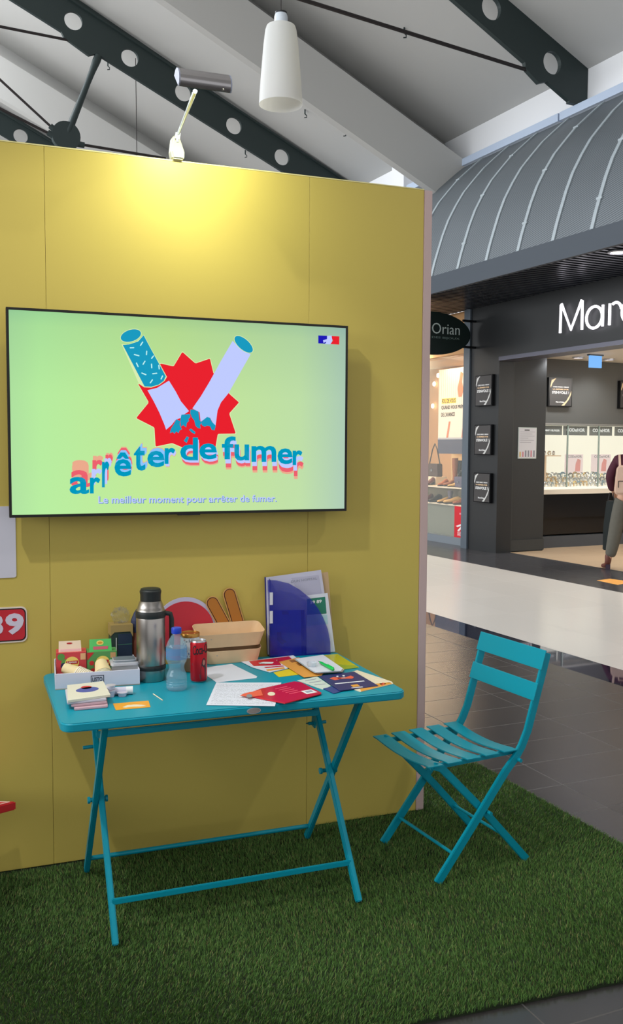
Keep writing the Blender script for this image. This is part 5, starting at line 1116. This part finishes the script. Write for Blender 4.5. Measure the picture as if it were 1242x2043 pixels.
# shoes, boots and bags
def shoe(p, rz, s, m, lab, grp, heel=True, boot=0.0, sole=None):
    t_ = thing('boot' if boot else 'shoe', lab, 'boot' if boot else 'shoe', UW(p), rz, grp)
    sec = [(-.11, .028, .0, .060), (-.07, .034, .0, .085), (-.02, .032, .0, .075), (.04, .038, .0, .052), (.09, .040, .0, .042), (.12, .030, .0, .034), (.135, .012, .004, .022)]
    hl = .03 if heel else .006
    mb = MB(); n_ = 10; vs = []
    for x, hw, zb, zt in sec:
        lift = hl*max(0, (.04-x)/.15) if x < .04 else 0
        for k in range(n_):
            a_ = 2*math.pi*k/n_; z = (zb+zt)/2+(zt-zb)/2*math.sin(a_)+lift+.012; vs.append((x*s, hw*math.cos(a_)*s, z*s))
    fs = [tuple(range(n_))[::-1], tuple(range(len(vs)-n_, len(vs)))]
    for i in range(len(sec)-1):
        for k in range(n_): fs.append((i*n_+k, i*n_+(k+1) % n_, (i+1)*n_+(k+1) % n_, (i+1)*n_+k))
    mb.add(vs, fs); mb.build('upper', m, t_, smooth=True)
    if boot:
        mb = MB(); mb.lathe([(.040*s, .05*s), (.036*s, .10*s), (.034*s, .15*s), (.042*s, boot*.6), (.050*s, boot*.85), (.048*s, boot), (.044*s, boot), (.03*s, .12*s)], n=14, c=(-.065*s, 0, 0)); mb.build('shaft', m, t_, smooth=True)
    mb = MB(); mb.slab([(-.10*s, -.025*s, 0), (-.05*s, -.025*s, 0), (-.05*s, .025*s, 0), (-.10*s, .025*s, 0)], (0, 0, (.05 if heel else .02)*s)); mb.build('heel', sole or m_black, t_)
    mb = MB(); mb.slab([(x*s, y*s, 0) for x, y in ((-.05, -.028), (.06, -.036), (.12, -.03), (.135, 0), (.12, .03), (.06, .036), (-.05, .028))], (0, 0, .014*s)); mb.build('sole', sole or m_black, t_)
br = mat('boot_brown', (150, 84, 42), rough=.5); bl = mat('boot_black', (36, 34, 36), rough=.4); cm = mat('shoe_cream', (226, 176, 104), rough=.6); wn_ = mat('shoe_wine', (96, 48, 52), rough=.5); rg = mat('shoe_rust', (170, 92, 46), rough=.5); gy = mat('shoe_grey', (110, 104, 116), rough=.5)
YW1 = math.pi*.95+BA
SH1 = .864; SH0 = .594
def wy(px, x): return atU(px, 965, 0, x).y
def sp(px, x, z): return (x, wy(px, x), z)
shoe(sp(899, 8.66, SH1), YW1, 1.05, br, 'tall brown suede boot on the upper window shelf', None, boot=.46)
shoe(sp(909, 8.76, SH1), YW1, 1.0, bl, 'tall black boot on the upper window shelf, left of the pair', None, boot=.42)
shoe(sp(919, 8.76, SH1), YW1+.1, 1.0, bl, 'tall black boot on the upper window shelf next to the grey frame', None, boot=.42)
shoe(sp(884, 8.60, SH1), YW1+.5, 1.0, rg, 'rust coloured shoe in front of the brown boot on the upper shelf', None)
shoe(sp(905, 8.53, SH1), YW1-.4, .75, cm, 'pale low shoe between brown and black boots on the upper shelf', None, heel=False)
shoe(sp(858, 8.60, SH1), YW1+.6, 1.1, wn_, 'dark red shoe at the left end of the upper shelf', None)
shoe(sp(856, 8.53, SH0), YW1+.7, 1.1, wn_, 'brown heeled shoe at the left end of the lower shelf', None)
shoe(sp(869, 8.53, SH0), YW1+.3, 1.1, bl, 'black and white heeled shoe on the lower shelf', None)
shoe(sp(904, 8.52, SH0), YW1-.2, 1.2, cm, 'large cream fleece shoe on the lower shelf', None, heel=False)
shoe(sp(886, 8.51, SH0), YW1+.2, 1.0, cm, 'small cream shoe left of the large fleece one on the lower shelf', None, heel=False)
shoe(sp(894, 8.545, SH0), YW1+.5, .9, gy, 'grey patterned ankle boot standing behind the cream shoes', None, boot=.20)
shoe(sp(919, 8.52, SH0), YW1, 1.0, rg, 'brown shoe at the right end of the lower shelf', None)
def bag(p, lab, m, w_=.30, h_=.20, dpt=.10, strap=.35, rz=BA):
    t_ = thing('handbag', lab, 'bag', UW(p), rz)
    mb = MB(); mb.slab([(-dpt/2, -w_/2, 0), (-dpt/2, w_/2, 0), (-dpt/2, w_/2*.94, h_), (-dpt/2, -w_/2*.94, h_)], (dpt, 0, 0)); mb.build('body', m, t_, bevel=.012)
    mb = MB(); mb.slab([(-dpt/2-.008, -w_/2*.95, h_*.45), (-dpt/2-.008, w_/2*.95, h_*.45), (-dpt/2-.008, w_/2*.95, h_), (-dpt/2-.008, -w_/2*.95, h_)], (.008, 0, 0)); mb.build('flap', m, t_)
    mb = MB(); mb.box((-dpt/2-.018, -.02, h_*.40), (-dpt/2-.008, .02, h_*.58)); mb.build('clasp', JW[0], t_)
    mb = MB(); mb.tube([(0, -w_/2*.9, h_*.95), (0, -w_*.2, h_+strap*.7), (0, 0, h_+strap), (0, w_*.2, h_+strap*.7), (0, w_/2*.9, h_*.95)], .010, 6); mb.build('strap', m_black, t_)
yb_ = wy(866, 8.8); bs2 = MB(); bs2.box((8.70, yb_-.20, .862), (8.92, yb_+.22, 1.00)); shb(bs2, 'riser_block', m_shelf)
bag((8.80, yb_, 1.0), 'dark brown handbag with long black strap on a block in the shoe shop window', mat('bag_brown', (74, 54, 48), rough=.5), w_=.36, h_=.22, strap=.34)
bag((8.55, wy(919, 8.55), .863), 'grey handbag at the right end of the upper window shelf', mat('bag_grey', (92, 84, 104), rough=.5), w_=.22, h_=.17, strap=.10)
ba = MB(); ba.box((9.3, 12.95, .2), (9.6, 13.6, 1.75)); S('wall_shoe_unit', ba, mat('unit_cream', (222, 186, 132), rough=.7))

# floor sticker
mb = MB(); P = [atU(x, y, 2, ZF) for x, y in ((1190, 1158), (1216, 1155), (1262, 1161), (1232, 1167))]; mb.slab([Vector((p.x, p.y, ZF)) for p in P], (0, 0, .002))
o = mb.build('floor_sticker', mat('sticker_orange', (240, 170, 80), rough=.5), rz=BA); tag(o, 'orange sticker on the dark tiles near the person', 'sticker')
# ------------------------------------------------------------------ artificial grass
X0, X1, Y0_, Y1_ = -1.3, 2.352, 2.045, 3.75
gm = mat('turf_base', (34, 46, 22), rough=.95)
mb = MB(); mb.slab([(X0, 2.185, ZF), (X1, 2.004, ZF), (X1-.09, Y1_, ZF), (X0, Y1_, ZF)], (0, 0, .011))
ct = mb.build('artificial_grass', gm); tag(ct, 'green artificial grass carpet under the table and chair', 'carpet')
rng = np.random.default_rng(4)
N = 300000
xs = rng.uniform(X0+.9, X1+.004, N); ys = 1.99+(Y1_-1.99)*rng.random(N)**1.15
keep = (xs < X1-.053*(ys-Y0_)) & (ys > 2.071-.0495*(xs-.995)-.006+.004*np.sin(xs*47)*np.sin(xs*13)) & ~((ys > YW-.002) & (xs < 1.76)) & ~((ys > 3.30) & (xs < 1.2))
xs = xs[keep]; ys = ys[keep]; N = len(xs)
ph = rng.uniform(0, 2*np.pi, N); hgt = rng.uniform(.009, .018, N); lean = rng.uniform(.002, .011, N); wd = rng.uniform(.0006, .0011, N)
la = rng.normal(0, 1.0, N)+2.2*np.sin(xs*1.7+ys*2.1)
dx, dy = np.cos(ph)*wd, np.sin(ph)*wd; lx, ly = np.cos(la)*lean, np.sin(la)*lean
z0 = np.full(N, ZF+.009)
V = np.stack([np.stack([xs-dx, ys-dy, z0], 1), np.stack([xs+dx, ys+dy, z0], 1), np.stack([xs+dx*.8+lx*.35, ys+dy*.8+ly*.35, z0+hgt*.6], 1), np.stack([xs-dx*.8+lx*.35, ys-dy*.8+ly*.35, z0+hgt*.6], 1), np.stack([xs+lx, ys+ly, z0+hgt], 1)], 1).reshape(-1, 3)
base = np.arange(N)*5
loops = np.stack([base, base+1, base+2, base+3, base+3, base+2, base+4], 1).reshape(-1)
ls = (np.arange(N)[:, None]*7+np.array([0, 4])[None]).reshape(-1); lt_ = np.tile([4, 3], N)
me = bpy.data.meshes.new('pile'); me.vertices.add(len(V)); me.vertices.foreach_set('co', V.reshape(-1).astype(np.float32))
me.loops.add(len(loops)); me.loops.foreach_set('vertex_index', loops.astype(np.int32)); me.polygons.add(2*N)
me.polygons.foreach_set('loop_start', ls.astype(np.int32)); me.polygons.foreach_set('loop_total', lt_.astype(np.int32))
me.update(calc_edges=True)
def blade_mat():
    m = mat('turf_blades', (86, 120, 58), rough=.55, spec=.3); nt = m.node_tree; b = nt.nodes['Principled BSDF']; N_ = nt.nodes.new; Lk = nt.links.new
    g = N_('ShaderNodeNewGeometry'); r = N_('ShaderNodeValToRGB'); e = r.color_ramp.elements
    e[0].color = (*lin((58, 92, 40)), 1); e[1].color = (*lin((122, 148, 78)), 1)
    for p_, c_ in ((.5, (84, 122, 54)), (.86, (98, 134, 62)), (.93, (140, 132, 84))): k = e.new(p_); k.color = (*lin(c_), 1)
    Lk(g.outputs['Random Per Island'], r.inputs[0]); Lk(r.outputs[0], b.inputs['Base Color']); return m
me.materials.append(blade_mat()); po_ = bpy.data.objects.new('pile', me); COL.objects.link(po_); po_.parent = ct; po_['kind'] = 'stuff'

# ------------------------------------------------------------------ person at the right edge
pg = atU(1253, 1137, 2, ZF)
person = thing('person', 'person seen from behind in wide grey trousers, dark top and heeled brown boots', 'person', UW((pg.x, pg.y, ZF)))
# local axes: viewer side is -F; R = to the viewer's right
vd = (UW((pg.x, pg.y, 0))-Vector((0, 0, 0))); vd.z = 0; Fp = vd.normalized(); Rp = Vector((Fp.y, -Fp.x, 0))
def PL(r_, f_, z_): return Rp*r_+Fp*f_+Vector((0, 0, z_))
def skin_obj(name, nodes, edges, m, parent, lv=2, root=0):
    me = bpy.data.meshes.new(name); me.from_pydata([PL(*n[:3]) for n in nodes], edges, []); o = bpy.data.objects.new(name, me); COL.objects.link(o)
    sk_ = o.modifiers.new('skin', 'SKIN'); sk_.use_smooth_shade = True
    for i, n in enumerate(nodes):
        rr = n[3] if isinstance(n[3], tuple) else (n[3], n[3]); me.skin_vertices[0].data[i].radius = rr; me.skin_vertices[0].data[i].use_root = (i == root)
    sb_ = o.modifiers.new('sub', 'SUBSURF'); sb_.levels = lv; sb_.render_levels = lv
    me.materials.append(m); dg = bpy.context.evaluated_depsgraph_get(); bpy.context.view_layer.update()
    me2 = bpy.data.meshes.new_from_object(o.evaluated_get(bpy.context.evaluated_depsgraph_get())); bpy.data.objects.remove(o)
    o = bpy.data.objects.new(name, me2); COL.objects.link(o)
    if not me2.materials: me2.materials.append(m)
    for p in me2.polygons: p.use_smooth = True
    if parent: o.parent = parent
    return o
skin = mat('skin_tone', (206, 160, 134), rough=.5)
# body: pelvis 0 ; the left foot steps out towards the left of the picture
BN = [(0, 0, .93, .12), (0, .01, 1.12, .115), (0, .03, 1.30, .12), (0, .05, 1.40, .07), (0, .07, 1.47, .05), (0, .09, 1.56, .085), (0, .10, 1.64, .07),
      (-.16, .04, 1.36, .05), (-.24, .02, 1.12, .038), (-.19, .14, .92, .028), (-.17, .19, .86, .026),
      (.16, .04, 1.36, .05), (.24, .05, 1.12, .038), (.18, .22, 1.02, .028), (.15, .28, 1.02, .026),
      (-.10, 0, .86, .085), (-.18, .0, .50, .055), (-.235, -.02, .14, .036), (-.245, .03, .05, .03), (-.25, .10, .03, .025),
      (.09, 0, .86, .085), (.09, .04, .50, .055), (.08, .02, .14, .036), (.08, .06, .05, .03), (.08, .14, .03, .025)]
BE = [(0, 1), (1, 2), (2, 3), (3, 4), (4, 5), (5, 6), (2, 7), (7, 8), (8, 9), (9, 10), (2, 11), (11, 12), (12, 13), (13, 14), (0, 15), (15, 16), (16, 17), (17, 18), (18, 19), (0, 20), (20, 21), (21, 22), (22, 23), (23, 24)]
for hx, hf, hz, sgn in ((-.17, .19, .86, -1), (.15, .28, 1.02, 1)):
    idx = 10 if sgn < 0 else 14
    for k, (o1, L) in enumerate(((-.022, .05), (-.008, .058), (.007, .055), (.02, .045))):
        a_ = len(BN); BN.append((hx+o1, hf+.03, hz-.03, .010)); BN.append((hx+o1, hf+.045, hz-.03-L*.5, .009)); BN.append((hx+o1, hf+.035, hz-.03-L, .008)); BE += [(idx, a_), (a_, a_+1), (a_+1, a_+2)]
    a_ = len(BN); BN.append((hx-sgn*.035, hf+.02, hz-.015, .010)); BN.append((hx-sgn*.045, hf+.035, hz-.04, .009)); BE += [(idx, a_), (a_, a_+1)]
skin_obj('body', BN, BE, skin, person, 1)
# face details on the far side, ears
mb = MB(); mb.tube([PL(0, .175, 1.60), PL(0, .20, 1.575), PL(0, .18, 1.565)], [.008, .012, .010], 8); mb.build('nose', skin, person, smooth=True)
for s_ in (-1, 1):
    mb = MB(); mb.lathe([(.0001, -.012), (.010, -.008), (.012, 0), (.010, .008), (.0001, .012)], n=10, c=PL(.03*s_, .168, 1.605)); mb.build('eye', whi, person, smooth=True)
    mb = MB(); mb.tube([PL(.084*s_, .09, 1.62), PL(.094*s_, .085, 1.60), PL(.084*s_, .09, 1.575)], [.007, .010, .006], 8); mb.build('ear', skin, person, smooth=True)
mb = MB(); mb.tube([PL(-.022, .168, 1.54), PL(0, .174, 1.538), PL(.022, .168, 1.54)], [.003, .006, .003], 6); mb.build('mouth', mat('lip', (170, 84, 80)), person, smooth=True)
skin_obj('hair', [(0, .07, 1.60, .098), (0, .05, 1.66, .09), (0, .02, 1.50, .07), (0, .0, 1.42, .05)], [(0, 1), (0, 2), (2, 3)], mat('hair_brown', (60, 40, 32), rough=.6), person, 2)
tro = mat('trousers_grey', (98, 95, 86), rough=.9, noise=(30, .12))
skin_obj('trousers', [(0, 0, .94, (.16, .12)), (-.10, 0, .84, .11), (-.150, .0, .60, .095), (-.190, -.01, .34, .085), (-.215, -.01, .20, .074), (-.225, -.01, .15, .058), (.10, 0, .84, .11), (.10, .03, .52, .09), (.09, .02, .24, .08), (.09, .02, .17, .075)],
         [(0, 1), (1, 2), (2, 3), (3, 4), (4, 5), (0, 6), (6, 7), (7, 8), (8, 9)], tro, person, 2)
skin_obj('jacket', [(0, 0, 1.00, (.175, .135)), (0, .01, 1.15, (.16, .12)), (0, .03, 1.32, (.17, .12)), (-.17, .04, 1.36, .075), (-.255, .0, 1.16, .062), (-.215, .10, .97, .05), (.17, .04, 1.36, .075), (.255, .05, 1.14, .062), (.2, .18, 1.03, .05), (0, .06, 1.43, .07)],
         [(0, 1), (1, 2), (2, 3), (3, 4), (4, 5), (2, 6), (6, 7), (7, 8), (2, 9)], mat('jacket_wine', (72, 26, 42), rough=.8), person, 2)
bootm = mat('boots_brown', (104, 58, 48), rough=.5)
for rx, fx in ((-.245, 0), (.08, .03)):
    skin_obj('boot', [(rx, fx-.01, .20, .045), (rx, fx-.015, .09, .042), (rx-.015, fx+.03, .045, .036), (rx-.05, fx+.09, .03, .03), (rx-.08, fx+.13, .024, .022)], [(0, 1), (1, 2), (2, 3), (3, 4)], bootm, person, 2)
    mb = MB(); mb.slab([PL(rx-.028, fx-.05, 0), PL(rx+.028, fx-.05, 0), PL(rx+.028, fx+.01, 0), PL(rx-.028, fx+.01, 0)], (0, 0, .06)); mb.build('boot_heel', mat('heel_dark', (56, 40, 56)), person)
bp = thing('backpack', 'beige backpack with dark front zip worn by the person at the right edge', 'backpack', UW((pg.x, pg.y, 0))+PL(-.045, -.20, .93))
beige = mat('backpack_beige', (206, 176, 156), rough=.7)
def BP(r_, f_, z_): return Rp*r_+Fp*f_+Vector((0, 0, z_))
mb = MB(); P = rrect(-.155, 0, .155, .36, .06); mb.slab([BP(x*(1-.18*(z_/.36)), -.07, z_) for x, z_ in P], Fp*.13); mb.build('main_compartment', beige, bp, bevel=.018, seg=3, smooth=True)
mb = MB(); P = rrect(-.125, .02, .125, .19, .04); mb.slab([BP(x, -.10, z_) for x, z_ in P], Fp*.04); mb.build('front_pocket', beige, bp, bevel=.012, smooth=True)
mb = MB(); mb.tube([BP(-.10, -.105, .17), BP(.10, -.105, .17)], .005, 6); mb.tube([BP(-.10, -.105, .17), BP(-.10, -.105, .09)], .004, 6); mb.build('zip', mat('zip_black', (36, 30, 30)), bp)
mb = MB(); mb.tube([BP(-.04, .0, .35), BP(-.03, .0, .41), BP(.03, 0, .41), BP(.04, 0, .35)], .009, 8); mb.build('carry_loop', beige, bp, smooth=True)
for s_ in (-1, 1):
    mb = MB(); mb.tube([BP(.09*s_, .05, .34), BP(.10*s_, .14, .48), BP(.10*s_, .26, .46), BP(.10*s_, .31, .34), BP(.12*s_, .22, .10), BP(.11*s_, .05, .03)], .014, 8); mb.build('shoulder_strap', beige, bp, smooth=True)
cp = UW((pg.x, pg.y, 0))
bgc = thing('shopping_bag', 'dark long bag hanging down at the left side of the person', 'bag', cp+PL(-.24, .05, .22))
mb = MB(); mb.slab([Rp*x+Vector((0, 0, z_))-Fp*.05 for x, z_ in ((-.075, 0), (.06, .0), (.07, .30), (.075, .62), (-.045, .62), (-.075, .30))], Fp*.10); mb.build('body', mat('bag_blackgreen', (30, 38, 38), rough=.6), bgc, bevel=.01)
mb = MB(); mb.tube([Rp*-.03+Vector((0, 0, .61)), Rp*-.01+Vector((0, 0, .72)), Rp*.03+Vector((0, 0, .72)), Rp*.05+Vector((0, 0, .61))], .006, 6); mb.build('handle', m_black, bgc)
